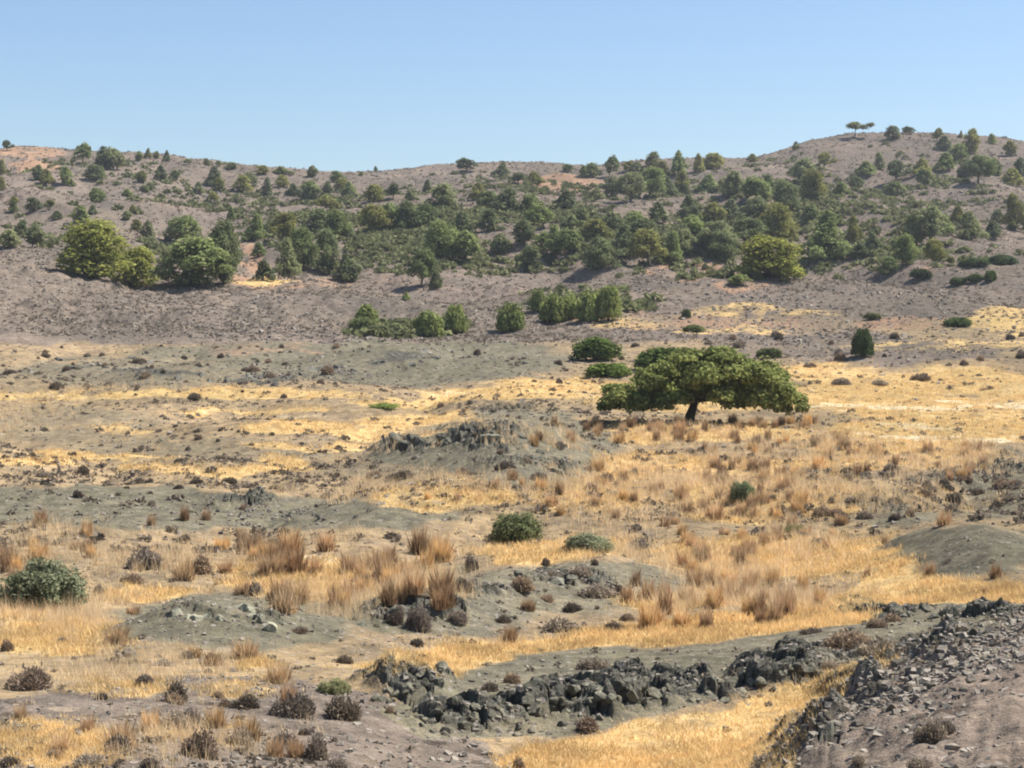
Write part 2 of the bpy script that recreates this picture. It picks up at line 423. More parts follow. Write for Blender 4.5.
def solid_material(name, c0, c1, scale, bump=0.5, dist=0.03, vary=0.25, rough=0.9):
    m, nt = new_mat(name)
    tc = N(nt, 'ShaderNodeNewGeometry').outputs['Position']
    oi = N(nt, 'ShaderNodeObjectInfo')
    n = noise_node(nt, tc, scale, 6, 0.7)
    c = ramp2(nt, n, c0, c1, .35, .65)
    c = mixc(nt, 1.0, c, ramp2(nt, oi.outputs['Random'], (1 - vary,) * 3, (1 + vary, 1 + vary * .95, 1 + vary * .85), 0, 1), 'MULTIPLY')
    c = mixc(nt, 1.0, c, oi.outputs['Color'], 'MULTIPLY')
    b = N(nt, 'ShaderNodeBsdfPrincipled')
    b.inputs['Roughness'].default_value = rough
    b.inputs['Specular IOR Level'].default_value = 0.25
    nt.links.new(c, b.inputs['Base Color'])
    bp = N(nt, 'ShaderNodeBump')
    bp.inputs['Strength'].default_value = bump
    bp.inputs['Distance'].default_value = dist
    nt.links.new(noise_node(nt, tc, scale * 2.2, 6, 0.75), bp.inputs['Height'])
    nt.links.new(bp.outputs[0], b.inputs['Normal'])
    o = N(nt, 'ShaderNodeOutputMaterial')
    nt.links.new(b.outputs[0], o.inputs[0])
    return m


M_GROUND = ground_material()
M_PINE = leaf_material('pine_needles', (.112, .128, .060), (.295, .305, .138), trans=.42, vary=.22, nscale=.5)
M_OAK = leaf_material('broad_leaves', (.080, .106, .035), (.32, .335, .115), trans=.42, vary=.05, nscale=.9)
M_BUSH = leaf_material('shrub_leaves', (.070, .095, .040), (.150, .175, .080), trans=.35, vary=.12, nscale=2)
M_THORN = leaf_material('thorny_twigs', (.15, .125, .10), (.40, .33, .26), trans=.25, vary=.22, nscale=3)
M_SCRUB = leaf_material('scrub_twigs', (.11, .092, .072), (.25, .205, .155), trans=.25, vary=0, nscale=.3)
M_UNDER = leaf_material('undergrowth_leaves', (.10, .115, .052), (.21, .21, .105), trans=.35, vary=0, nscale=.15)
M_STRAW = leaf_material('dry_stalks', (.42, .31, .185), (.72, .56, .36), trans=.45, vary=.16, nscale=1.5)
M_THATCH_SHADE = leaf_material('thatch_and_base_shade', (.075, .055, .042), (.20, .15, .105), trans=.1, vary=.15, nscale=3)  # old thatch, its dark colour also standing in for shade at clump bases
M_TURF = leaf_material('dry_turf', (.51, .354, .164), (.77, .562, .28), trans=.3, vary=0, nscale=1.0)
M_BARK = solid_material('bark', (.045, .034, .026), (.10, .078, .058), 9, .6, .03)
M_STONE = solid_material('dark_stone', (.055, .053, .044), (.20, .188, .152), 7, .9, .05, .3)
M_RUBBLE = solid_material('stone_chips', (.085, .076, .064), (.27, .235, .19), 5, .5, .02, 0)


# ------------------------------------------------------------------ mesh helpers
def mesh_from(name, v, f, mat, flat=True):
    v = np.ascontiguousarray(v, np.float32)
    f = np.ascontiguousarray(f, np.int32)
    me = bpy.data.meshes.new(name)
    me.vertices.add(len(v))
    me.vertices.foreach_set('co', v.ravel())
    k = f.shape[1]
    me.loops.add(f.size)
    me.loops.foreach_set('vertex_index', f.ravel())
    me.polygons.add(len(f))
    me.polygons.foreach_set('loop_start', np.arange(0, f.size, k, dtype=np.int32))
    me.polygons.foreach_set('loop_total', np.full(len(f), k, np.int32))
    me.polygons.foreach_set('use_smooth', np.full(len(f), not flat, bool))
    me.update(calc_edges=True)
    me.materials.append(mat)
    return me


def link(name, data, parent=None):
    o = bpy.data.objects.new(name, data)
    COL.objects.link(o)
    if parent is not None:
        o.parent = parent
    return o


def unit(a):
    return a / np.maximum(np.linalg.norm(a, axis=-1, keepdims=True), 1e-9)


def leaf_cards(p, nrm, size, r, aspect=1.6):
    """one small folded four-sided leaf spray at each point"""
    n = len(p)
    t = unit(np.cross(nrm, r.normal(size=(n, 3))))
    b = np.cross(nrm, t)
    s = (size * r.uniform(.6, 1.35, n))[:, None]
    a, w = t * s * aspect * .5, b * s * .5
    bend = nrm * s * .22
    v = np.stack([p - a, p - w + bend, p + a, p + w + bend], 1).reshape(-1, 3)
    return v, np.arange(4 * n).reshape(-1, 4)


def lobes_cloud(lobes, n, size, r, up=.5, shell=.55, aspect=1.6):
    vol = np.array([l[3] * l[4] * l[5] for l in lobes]) ** .72
    pick = r.choice(len(lobes), n, p=vol / vol.sum())
    L = np.array(lobes)[pick]
    d = unit(r.normal(size=(n, 3)))
    d[:, 2] = np.where(d[:, 2] < -.7, -d[:, 2], d[:, 2])
    rad = r.uniform(shell ** 3, 1, n) ** (1 / 3.0)
    rad *= np.where(r.uniform(0, 1, n) < .16, r.uniform(1.05, 1.5, n), 1)
    rad *= 1 + .16 * np.sin(d[:, 0] * 5 + L[:, 0] * 7) * np.cos(d[:, 2] * 4 + L[:, 1] * 5)
    p = L[:, :3] + d * L[:, 3:6] * rad[:, None]
    nrm = unit(d * .8 + np.array([0, 0, up]) + r.normal(size=(n, 3)) * .38)
    return leaf_cards(p, nrm, size, r, aspect)


def tube(pts, rads, sides=7):
    pts = np.array(pts, float)
    n = len(pts)
    v = []
    for i in range(n):
        t = pts[min(i + 1, n - 1)] - pts[max(i - 1, 0)]
        t = t / (np.linalg.norm(t) + 1e-9)
        a = np.cross(t, [0.3, 1, .2])
        a /= np.linalg.norm(a)
        b = np.cross(t, a)
        for k in range(sides):
            an = 2 * PI * k / sides
            v.append(pts[i] + rads[i] * (a * math.cos(an) + b * math.sin(an)))
    f = []
    for i in range(n - 1):
        for k in range(sides):
            k2 = (k + 1) % sides
            f.append((i * sides + k, i * sides + k2, (i + 1) * sides + k2, (i + 1) * sides + k))
    return np.array(v), np.array(f)


def join(parts):
    vs, fs, o = [], [], 0
    for v, f in parts:
        vs.append(v)
        fs.append(f + o)
        o += len(v)
    return np.concatenate(vs), np.concatenate(fs)


# ------------------------------------------------------------------ the land
ZW = H + EYE
vv = np.stack([XX, YY, ZW], -1).reshape(-1, 3)
idx = np.arange(NR * NC).reshape(NR, NC)
ff = np.stack([idx[:-1, :-1], idx[:-1, 1:], idx[1:, 1:], idx[1:, :-1]], -1).reshape(-1, 4)
me = mesh_from('terrain', vv, ff, M_GROUND, flat=False)
for nm, chans in (('cover', (GOLD, OLIVE, PURP)), ('cover_extra', (OCHRE, ROCK, PALE))):
    at = me.attributes.new(nm, 'FLOAT_COLOR', 'POINT')
    at.data.foreach_set('color', np.stack([*chans, np.ones_like(H)], -1).astype(np.float32).ravel())
fl = (ROCK[:-1, :-1] > .35) & (YY[:-1, :-1] < 100)
me.polygons.foreach_set('use_smooth', ~fl.ravel())
terrain = link('terrain', me)
terrain['kind'] = 'structure'
terrain['label'] = 'dry rolling land with golden grass, olive soil and purplish stony hills'


def ground_at(x, y):
    i = np.interp(np.log(y), LY, np.arange(NR))
    j = np.interp(F * x / y, UC, np.arange(NC))
    i0, j0 = np.clip(np.floor(i).astype(int), 0, NR - 2), np.clip(np.floor(j).astype(int), 0, NC - 2)
    a, b = i - i0, j - j0
    return (H[i0, j0] * (1 - a) * (1 - b) + H[i0 + 1, j0] * a * (1 - b) + H[i0, j0 + 1] * (1 - a) * b + H[i0 + 1, j0 + 1] * a * b) + EYE


def spot(px, py):
    q = unproject(px, py)
    if q is None:
        return None
    return q[0], q[1], q[2] + EYE, q[1] / F


# ------------------------------------------------------------------ labels
ORD = ['first', 'second', 'third', 'fourth', 'fifth', 'sixth', 'seventh', 'eighth', 'ninth', 'tenth', 'eleventh', 'twelfth', 'thirteenth', 'fourteenth', 'fifteenth', 'sixteenth',
       'seventeenth', 'eighteenth', 'nineteenth', 'twentieth']
SEG = ['far left', 'left', 'left of centre', 'centre-left', 'centre-right', 'right of centre', 'right', 'far right']


def seg(px):
    return SEG[int(min(max(px / 128, 0), 7))]


REG = {}


def register(o, px, py, look, noun, zone, cat, group):
    o['category'] = cat
    o['group'] = group
    REG.setdefault((noun, zone), []).append((px, py, look, o))


def write_labels():
    for (noun, zone), L in REG.items():
        L.sort(key=lambda t: (t[0], t[1]))
        n = len(L)
        for i, (px, py, look, o) in enumerate(L):
            if n == 1:
                tail = 'alone there'
            elif i < n / 2 and i < 20:
                tail = (ORD[i] + ' from left') if i else 'leftmost'
            else:
                k = n - 1 - i
                tail = (ORD[min(k, 19)] + ' from right') if k else 'rightmost'
            o['label'] = f'{look} {noun} {zone}, {tail}'


# ------------------------------------------------------------------ trees
def pine_meshes(k, n, size, style):
    r = np.random.default_rng(100 + k)
    lob, limbs = [], []
    top = 1.0
    lean = r.normal(size=2) * .09
    bias = r.normal(size=2) * .22
    tr = [(0, 0, -.05)] + [(lean[0] * t + .015 * r.normal(), lean[1] * t + .015 * r.normal(), t * .86) for t in (.2, .45, .7, 1)]
    limbs.append(tube(tr, [.032, .028, .022, .014, .006]))
    nl = {'bushy': 28, 'cone': 24, 'open': 18, 'umbrella': 9}[style]
    for i in range(nl):
        t = (i + .5) / nl
        if style == 'umbrella':
            z = .72 + .2 * r.uniform()
            R = .46 * math.sqrt(r.uniform())
            s = .15 + .06 * r.uniform()
        elif style == 'cone':
            z = .10 + .82 * t
            R = (.40 * (1 - t) ** .8) * r.uniform(.55, 1.1)
            s = .15 * (1.1 - .5 * t) * r.uniform(.8, 1.25)
        elif style == 'open':
            z = .3 + .6 * t
            R = (.38 * math.sin(PI * min(1, .25 + .7 * t))) * r.uniform(.5, 1.15)
            s = .14 * r.uniform(.75, 1.3)
        else:
            z = .09 + .78 * t
            R = (.36 * math.sin(PI * (.25 + .68 * t))) * r.uniform(.35, 1.15)
            s = .145 * r.uniform(.75, 1.3)
        an = i * 2.4 + r.uniform(-.6, .6)
        x, y = R * math.cos(an) + lean[0] * z, R * math.sin(an) + lean[1] * z
        x, y = x * (1 + bias[0] * math.cos(an)) , y * (1 + bias[1] * math.sin(an))
        lob.append((x, y, z, s * 1.1, s * 1.1, s * .8))
        limbs.append(tube([(lean[0] * z * .6, lean[1] * z * .6, max(.08, z - .16)), (x * .5, y * .5, z - .07), (x, y, z)], [.013, .010, .004], 5))
    v, f = lobes_cloud(lob, n, size, r, .45, .45)
    v[:, 2] = np.maximum(v[:, 2], .015)
    return mesh_from('pine_crown', v, f, M_PINE), mesh_from('pine_trunk', *join(limbs), M_BARK)


styles = ['bushy', 'cone', 'open', 'bushy', 'cone', 'open', 'bushy', 'cone']
PINE_BIG = [pine_meshes(k, 4600, .036, s) for k, s in enumerate(styles)]
PINE_SMALL = [pine_meshes(20 + k, 1500, .062, s) for k, s in enumerate(styles)]
PINE_FLAT = [pine_meshes(40, 1100, .06, 'umbrella')]

A, B, C = (0, 110), (340, 110), (674, 110)
K = 350 / 1024
# (x of the foot, y of the foot, height, width) read from enlarged views with their corner
TREES = []
TREES += [(A, *t) for t in [
    (20, 120, 30, 32), (5, 190, 45, 25), (5, 235, 40, 25), (240, 158, 58, 50), (305, 172, 66, 60), (345, 174, 60, 60), (405, 150, 30, 25), (430, 142, 30, 20), (457, 142, 22, 20), (487, 152, 34, 25), (555, 160, 17, 24), (605, 162, 20, 24),
    (640, 162, 15, 20), (680, 172, 18, 40), (770, 187, 25, 40), (830, 187, 22, 50), (912, 197, 35, 35), (985, 212, 33, 45), (110, 205, 45, 35), (140, 215, 42, 52), (193, 220, 55, 38), (272, 205, 45, 55), (300, 200, 35, 25), (413, 212, 35, 35),
    (470, 208, 45, 40), (512, 200, 25, 35), (582, 245, 35, 35), (625, 220, 55, 60), (640, 237, 40, 40), (705, 240, 50, 50), (740, 225, 40, 40), (785, 250, 52, 38), (825, 225, 35, 45), (860, 250, 35, 40), (900, 262, 55, 78), (955, 250, 40, 35),
    (1000, 240, 40, 50), (40, 300, 35, 28), (98, 297, 40, 55), (143, 292, 28, 32), (285, 272, 45, 52), (240, 330, 50, 62), (370, 255, 25, 35), (423, 240, 20, 30), (388, 295, 20, 20), (370, 322, 28, 30), (675, 325, 42, 32), (165, 320, 25, 40),
    (65, 370, 48, 38), (30, 402, 52, 62), (92, 404, 62, 62), (400, 355, 35, 40), (437, 382, 58, 45), (270, 492, 165, 215), (395, 516, 110, 135), (545, 400, 88, 105), (560, 516, 140, 210), (655, 512, 185, 100), (740, 385, 78, 68), (820, 387, 84, 92),
    (755, 430, 45, 42), (770, 500, 60, 62), (845, 492, 112, 75), (885, 470, 122, 92), (965, 480, 128, 82), (1010, 502, 82, 62), (930, 350, 62, 72), (990, 372, 78, 82), (970, 300, 45, 72)]]
TREES += [(B, *t) for t in [
    (375, 182, 38, 62), (470, 192, 42, 45), (575, 215, 36, 50), (520, 215, 30, 50), (105, 182, 18, 12), (60, 192, 12, 15), (670, 182, 22, 36), (740, 197, 42, 60), (785, 197, 60, 42), (715, 197, 36, 30), (835, 182, 32, 35), (915, 192, 68, 60),
    (990, 192, 68, 50), (870, 192, 40, 50), (945, 197, 46, 40), (25, 250, 40, 45), (100, 270, 52, 62), (155, 260, 42, 40), (210, 265, 30, 35), (252, 240, 36, 30), (300, 290, 72, 82), (400, 265, 50, 62), (440, 290, 52, 62), (490, 302, 72, 82),
    (560, 300, 52, 62), (660, 292, 56, 72), (740, 265, 36, 50), (790, 262, 62, 62), (850, 267, 82, 90), (900, 262, 92, 92), (960, 252, 62, 62), (1000, 242, 62, 52), (15, 372, 72, 62), (90, 367, 88, 92), (140, 350, 72, 72), (210, 352, 84, 92),
    (245, 347, 72, 72), (360, 362, 66, 72), (285, 432, 104, 84), (370, 452, 94, 114), (330, 402, 62, 62), (440, 352, 62, 62), (465, 422, 62, 72), (540, 402, 78, 72), (600, 347, 68, 72), (640, 422, 84, 84), (555, 467, 68, 72), (590, 422, 62, 62),
    (700, 350, 62, 62), (660, 360, 52, 52), (750, 382, 62, 82), (690, 422, 72, 72), (830, 432, 94, 92), (750, 470, 94, 104), (880, 402, 84, 92), (910, 458, 106, 114), (960, 452, 94, 92), (1000, 422, 84, 72), (800, 350, 52, 72), (860, 350, 52, 72),
    (930, 332, 62, 62), (235, 517, 108, 88), (280, 522, 52, 46), (30, 502, 66, 72), (195, 556, 24, 24), (80, 636, 66, 80), (255, 662, 88, 88), (335, 652, 84, 64), (500, 647, 94, 84), (580, 592, 64, 52), (620, 622, 94, 84), (670, 612, 72, 62),
    (735, 617, 96, 84), (785, 617, 100, 74)]]
TREES += [(C, *t) for t in [
    (640, 88, 42, 46), (690, 72, 22, 40), (770, 92, 38, 30), (838, 82, 22, 15), (868, 127, 72, 52), (790, 117, 42, 52), (930, 100, 30, 26), (985, 132, 42, 42), (355, 117, 24, 25), (230, 152, 24, 36), (18, 172, 52, 42), (75, 182, 54, 42),
    (112, 172, 46, 70), (360, 212, 68, 62), (410, 262, 84, 82), (440, 172, 46, 52), (395, 182, 32, 42), (600, 177, 52, 32), (560, 192, 42, 62), (725, 192, 52, 62), (790, 177, 52, 62), (830, 152, 52, 62), (890, 217, 84, 84), (850, 202, 52, 62),
    (940, 192, 52, 52), (650, 212, 62, 72), (735, 222, 46, 52), (650, 250, 42, 62), (545, 237, 42, 42), (485, 247, 36, 42), (990, 222, 52, 62), (1015, 202, 62, 42), (90, 242, 52, 62), (180, 247, 68, 72), (45, 327, 78, 72), (270, 242, 52, 62),
    (250, 272, 72, 92), (330, 302, 94, 84), (310, 384, 106, 112), (170, 322, 62, 72), (110, 342, 72, 82), (230, 332, 72, 82), (200, 402, 84, 112), (130, 422, 94, 104), (155, 442, 84, 92), (60, 387, 72, 82), (15, 432, 84, 72), (90, 402, 72, 62),
    (440, 442, 145, 134), (530, 387, 78, 52), (545, 432, 42, 62), (590, 412, 52, 62), (750, 402, 114, 124), (700, 397, 84, 72), (830, 332, 52, 52), (870, 382, 84, 92), (950, 332, 42, 42), (1000, 352, 104, 74), (930, 372, 46, 62), (790, 362, 62, 72),
    (400, 332, 52, 62), (285, 492, 120, 205), (190, 516, 34, 62), (680, 452, 84, 92), (630, 482, 52, 62), (755, 457, 78, 62)]]
BRIGHT = {(A, 270), (A, 395), (C, 285)}
TNAME = {
    (A, 270): 'wide yellow-green pine standing on the shoulder of the near stony slope',
    (A, 395): 'lower yellow-green pine leaning out below the wide bright pine',
    (A, 560): 'broad dark pine in the cluster beside the orange earth scar',
    (A, 655): 'tall dark pine close to the orange earth scar',
    (A, 545): 'dark round pine behind the broad dark cluster by the orange scar',
    (C, 285): 'wide bright pine above the purplish low rise on the right, shaded base',
    (C, 440): 'tall dense dark pine behind the wide bright pine',
    (B, 235): 'rounded pine alone on the bare stony slope left of centre',
    (C, 190): 'small dark pine at the shaded foot of the wide bright pine',
    (B, 750): 'dark pine with a shaded gap under it at the front edge of the central grove',
    (B, 910): 'large dark pine at the lower right corner of the central grove',
}


def tree_band(py):
    for lim, s in ((178, 'on the far crest'), (207, 'high on the hillside'), (235, 'halfway up the hillside'), (272, 'on the lower hillside'), (305, 'near the foot of the hillside')):
        if py < lim:
            return s
    return 'at the foot of the hill'


def add_tree(px, py, hp, wp, k, key=None, flat=False, look=None):
    q = spot(px, py)
    if q is None:
        return
    x, y, z, m = q
    r = random.Random(k * 7 + 1)
    big = hp > 26
    soft = py > 303
    if soft:
        q = spot(px, py)
        x, y, z, m = q
        e = link('green_shrub', None)
        e.location = (x, y, z - .03)
        e.scale = (wp * m * .66, wp * m * .6, hp * m * 1.1)
        e.rotation_euler = (0, 0, k * 1.7)
        c = link('foliage', BUSH[k % 4][0], e)
        g = random.Random(k).uniform(.85, 1.2)
        c.color = (2.1 * g, 1.95 * g, 1.5 * g, 1)
        link('stem', BUSH[k % 4][1], e)
        register(e, px, py, ('small' if hp < 25 else 'tall') + (' pale' if g > 1 else ' olive'), 'leafy bush', 'in the row at the foot of the hill', 'shrub', 'green shrubs')
        return
    cm, tm = (PINE_FLAT[0] if flat else (PINE_BIG if big or soft else PINE_SMALL)[r.choice([0, 3, 6, 2, 5, 1, 7]) if wp > 24 else r.randrange(8)])
    e = link('pine_tree', None)
    e.empty_display_size = .3
    hh = hp * m * 1.06
    ww = wp * m * 1.1
    sx = ww / .95
    e.location = (x, y, z - .02 * hh)
    e.scale = (sx, sx * r.uniform(.9, 1.1), hh / .98)
    e.rotation_euler = (0, 0, r.uniform(0, 2 * PI))
    t = link('trunk', tm, e)
    c = link('crown', cm, e)
    br = key in BRIGHT
    tone = r.choice(['dusky', 'olive', 'grey-green', 'mid-green'])
    colr = {'dusky': (.78, .84, .9), 'olive': (1.12, 1.05, .8), 'grey-green': (.98, 1.0, 1.12), 'mid-green': (1.0, 1.1, .95)}[tone]
    if br:
        tone, colr = 'yellow-green', (1.28, 1.25, .72)
    c.color = (*colr, 1)
    if soft:
        tone, colr = 'pale olive', (1.45, 1.35, .95)
    size = 'tiny' if hp < 9 else 'small' if hp < 17 else 'medium-sized' if hp < 30 else 'large'
    shape = 'flat-topped' if flat else 'spreading' if wp > hp * 1.2 else 'upright' if wp < hp * .85 else 'rounded'
    if key in TNAME:
        e['label'], e['category'], e['group'] = TNAME[key], 'tree', 'pines scattered over the hills'
    else:
        register(e, px, py, look or f'{size} {shape} {tone}', 'pine', f'{tree_band(py)}, {seg(px)}', 'tree', 'pines scattered over the hills')


# the lone broad tree on the field
def broad_tree():
    r = np.random.default_rng(77)
    x, y, z, m = spot(690, 421)
    e = link('broad_tree', None)
    e.location = (x, y, z)
    W = 206 * m
    lob, limbs = [], []
    limbs.append(tube([(-.05, 0, -.15), (.0, 0, .2), (.1, .02, .5), (.25, 0, .95)], [.30, .23, .20, .15], 10))
    # crown outline read from the picture: (offset px, height px, half width px, half height px)
    spec = [(-66, 21, 22, 13), (-82, 16, 12, 9), (-45, 26, 22, 15), (-22, 30, 24, 17), (-6, 44, 22, 15), (14, 52, 26, 15), (40, 56, 26, 14), (62, 50, 24, 14), (84, 44, 20, 14), (30, 34, 30, 19), (60, 30, 28, 18), (92, 30, 18, 14),
            (108, 22, 13, 8), (82, 20, 18, 10), (98, 15, 12, 8), (-40, 42, 22, 12), (-24, 52, 20, 11), (10, 62, 20, 8), (50, 25, 24, 11), (20, 30, 20, 11), (68, 25, 22, 12), (-12, 30, 22, 12), (40, 30, 26, 14), (-30, 26, 18, 10), (28, 70, 22, 5), (-4, 66, 20, 6), (-70, 31, 14, 8), (64, 56, 16, 8), (30, 66, 18, 6), (-14, 26, 14, 8)]
    for (ox, hz, rx, rz) in spec:
        for s in (-1, 0, 1):
            if s and abs(ox - 15) > 95:
                continue
            dep = s * (1.5 + .9 * r.uniform()) * (1 - abs(ox - 15) / 150)
            k = 1.0 if s == 0 else r.uniform(.75, .95)
            lob.append(((ox + 4 * r.normal()) * m, dep + .3 * r.normal(), (hz + 2 * r.normal()) * m - (.15 if s else 0), rx * m * k * .76 * r.uniform(.8, 1.15), rx * m * k * .76, rz * m * k * .80 * r.uniform(.8, 1.15)))
        if r.uniform() < .85:
            limbs.append(tube([(.35, 0, .95), (ox * m * .45, .3 * r.normal(), .75 + hz * m * .5), (ox * m, .5 * r.normal(), hz * m)], [.12, .07, .02], 6))
    v, f = lobes_cloud(lob, 46000, .125, r, .45, .58, 1.5)
    v[:, 2] = np.maximum(v[:, 2], .08)
    link('trunk', mesh_from('broad_trunk', *join(limbs), M_BARK), e)
    link('crown', mesh_from('broad_crown', v, f, M_OAK), e)
    e['label'] = 'lone broad spreading tree with a short dark trunk on the golden field'
    e['category'] = 'tree'


broad_tree()


# ------------------------------------------------------------------ green shrubs
def bush_mesh(k, n, size, low):
    r = np.random.default_rng(300 + k)
    lob = []
    for i in range(15):
        a, R = i * 2.4, .62 * math.sqrt((i + .5) / 15)
        s = r.uniform(.15, .34)
        zz = max(.2, (.62 if low else .72) * math.sqrt(max(0, 1 - (R / .8) ** 2)) * r.uniform(.75, 1.05))
        lob.append((R * math.cos(a), R * math.sin(a), zz, s, s, s * .8))
        lob.append((R * math.cos(a) * 1.05, R * math.sin(a) * 1.05, zz * .45, s, s, s * .7))
    v, f = lobes_cloud(lob, n, size, r, .4, .4, 1.9)
    v[:, 2] = np.maximum(v[:, 2], 0)
    st = [tube([(0, 0, -.05), (.2 * math.cos(a), .2 * math.sin(a), .3), (.5 * math.cos(a), .5 * math.sin(a), .6)], [.03, .022, .008], 5) for a in np.arange(6) * 1.05]
    return mesh_from('bush_leaves', v, f, M_BUSH), mesh_from('bush_stems', *join(st), M_BARK)


BUSH = [bush_mesh(k, 4200, .075, k % 2) for k in range(4)]
BUSH_FINE = [bush_mesh(10 + k, 7000, .042, 1) for k in range(2)]


for k, (o, x, y, h, w) in enumerate(TREES):
    add_tree(o[0] + x * K, o[1] + y * K, h * K, w * K, k, (o, x))
add_tree(674 + 527 * K, 110 + 84 * K, 42 * K, 58 * K, 900, flat=True, look='small flat-topped')
rt = random.Random(5)
for k in range(26):                     # small saplings between them
    px, py = rt.uniform(0, 1024), rt.uniform(185, 270)
    add_tree(px, py, rt.uniform(6, 11), rt.uniform(7, 11), 1000 + k)



def add_bush(px, py, hp, wp, label, colr, k, fine=False):
    q = spot(px, py)
    x, y, z, m = q
    e = link('green_shrub', None)
    e.location = (x, y, z - .02)
    e.scale = (wp * m * .56, wp * m * .5, hp * m / .98)
    e.rotation_euler = (0, 0, k * 1.3)
    fm, sm = (BUSH_FINE[k % 2] if fine else BUSH[k % 4])
    c = link('foliage', fm, e)
    c.color = (*colr, 1)
    link('stem', sm, e)
    e['label'], e['category'], e['group'] = label, 'shrub', 'green shrubs'


G1, G2, G3, G4 = (.9, 1.02, .66), (1.35, 1.25, 1.15), (.8, .9, .85), (1.95, 1.7, 2.2)
for k, b in enumerate([
    (596, 360, 25, 58, 'bright green low shrub behind the lone broad tree, upper of the two on the left', (.95, 1.08, .66)),
    (610, 376, 16, 58, 'bright green low shrub beneath the rounder one, left of the lone broad tree', (1.12, 1.25, .72)),
    (662, 371, 25, 66, 'olive green shrub touching the upper left of the lone broad tree', G1),
    (768, 358, 13, 34, 'dull dark shrub peeping over the right shoulder of the lone broad tree', (.9, .85, .8)),
    (862, 357, 31, 27, 'dark upright bush standing alone on the ochre slope beyond the field', (.62, .72, .66)),
    (958, 326, 11, 34, 'flat dark green shrub on the ochre slope near the right edge', G3),
    (694, 332, 8, 32, 'flat pale green shrub on the stony rise above the lone broad tree', G2),
    (872, 319, 8, 22, 'small flat olive shrub on the ochre slope above the dark upright bush', G2),
    (686, 318, 10, 11, 'tiny dark shrub on the stony rise above the flat pale one', G3),
    (974, 266, 10, 34, 'long dark clipped-looking shrub in the upper hedge line on the right, its left half', G3),
    (1003, 265, 11, 34, 'long dark clipped-looking shrub in the upper hedge line on the right, its right half', G3),
    (958, 285, 10, 22, 'low dark shrub in the lower hedge line on the right, left member', G3),
    (975, 282, 9, 22, 'low dark shrub in the lower hedge line on the right, middle member', G1),
    (990, 281, 13, 16, 'small upright shrub ending the lower hedge line on the right', G1),
    (921, 278, 10, 26, 'dark blackish low bush at the foot of the right-hand pines', (.7, .68, .7)),
    (364, 334, 22, 36, 'pale olive bush at the foot of the hill, beside a thin bright sapling', G2)]):
    add_bush(*b, k)
for k, b in enumerate([
    (42, 606, 58, 98, 'big grey-green shrub with a shaded hollow at the left edge of the valley floor', G4),
    (518, 541, 36, 66, 'dark green rounded shrub at the middle of the valley floor', (1.45, 1.32, 1.4)),
    (588, 550, 22, 56, 'pale sage shrub just beside the dark green rounded shrub', (2.3, 1.95, 2.7)),
    (742, 501, 26, 32, 'small grey-green shrub wrapped in dry reeds on the valley floor', (1.5, 1.45, 1.8)),
    (335, 692, 18, 46, 'low sage-coloured shrub above the left end of the dark outcrop', (1.9, 1.55, 1.8)),
    (795, 535, 14, 26, 'small dull green shrub in the dry reeds near the grey dome', (1.7, 1.5, 1.3)),
    (385, 408, 7, 40, 'flat sage patch of shrub beside the pale track in front of the broad field', (2.2, 2.1, 1.5))]):
    add_bush(*b, k, True)


# ------------------------------------------------------------------ thorny cushion shrubs
def thorn_mesh(k, n):
    r = np.random.default_rng(500 + k)
    m_ = 4 + k % 4
    an = r.uniform(0, 2 * PI, m_)
    rr = np.sqrt(r.uniform(0, 1, m_)) * .62
    ctr = np.stack([rr * np.cos(an), rr * np.sin(an), np.zeros(m_)], 1)
    ctr[0] *= .2
    rad0 = r.uniform(.34, .62, m_)
    rad0[0] = .68
    pk = r.choice(m_, n, p=rad0 ** 2 / (rad0 ** 2).sum())
    d = unit(r.normal(size=(n, 3)) * [1, 1, .85])
    d[:, 2] = np.abs(d[:, 2])
    rad = r.uniform(.45, 1.0, n) * rad0[pk] * np.where(r.uniform(0, 1, n) < .08, 1.25, 1)
    p = ctr[pk] + d * rad[:, None] * [1.1, 1.1, 1.15]
    t = unit(d + r.normal(size=(n, 3)) * .6)
    w = unit(np.cross(t, r.normal(size=(n, 3))))
    s = r.uniform(.05, .14, n)[:, None]
    v = np.stack([p - t * s, p + w * s * .30, p + t * s, p - w * s * .30], 1).reshape(-1, 3)
    v[:, 2] = np.maximum(v[:, 2], -.03)
    return mesh_from('thorn_cushion', v, np.arange(4 * n).reshape(-1, 4), M_THORN)


THORN = [thorn_mesh(k, 3000) for k in range(8)]
Gc, Hc, Ic, Ec, Fc, Dc = (0, 508), (340, 508), (674, 508), (340, 330), (674, 330), (0, 330)
SHR = []
SHR += [(Gc, *t) for t in [(85, 530, 80, 140), (425, 518, 38, 68), (515, 565, 66, 95), (510, 642, 52, 135), (585, 724, 86, 135), (300, 560, 24, 42), (345, 705, 54, 95), (705, 696, 66, 100), (860, 605, 76, 145), (1005, 615, 86, 125), (830, 694, 52, 85),
                           (930, 735, 92, 84), (275, 752, 42, 140), (150, 734, 32, 62), (985, 760, 34, 72), (415, 180, 74, 112), (595, 184, 58, 84), (290, 248, 32, 42), (390, 217, 32, 72), (20, 418, 42, 52), (750, 252, 46, 62), (180, 395, 20, 44), (640, 555, 24, 40),
                           (655, 580, 30, 44), (540, 440, 28, 64), (620, 455, 36, 60), (880, 365, 22, 50), (30, 750, 30, 70), (445, 760, 34, 80)]]
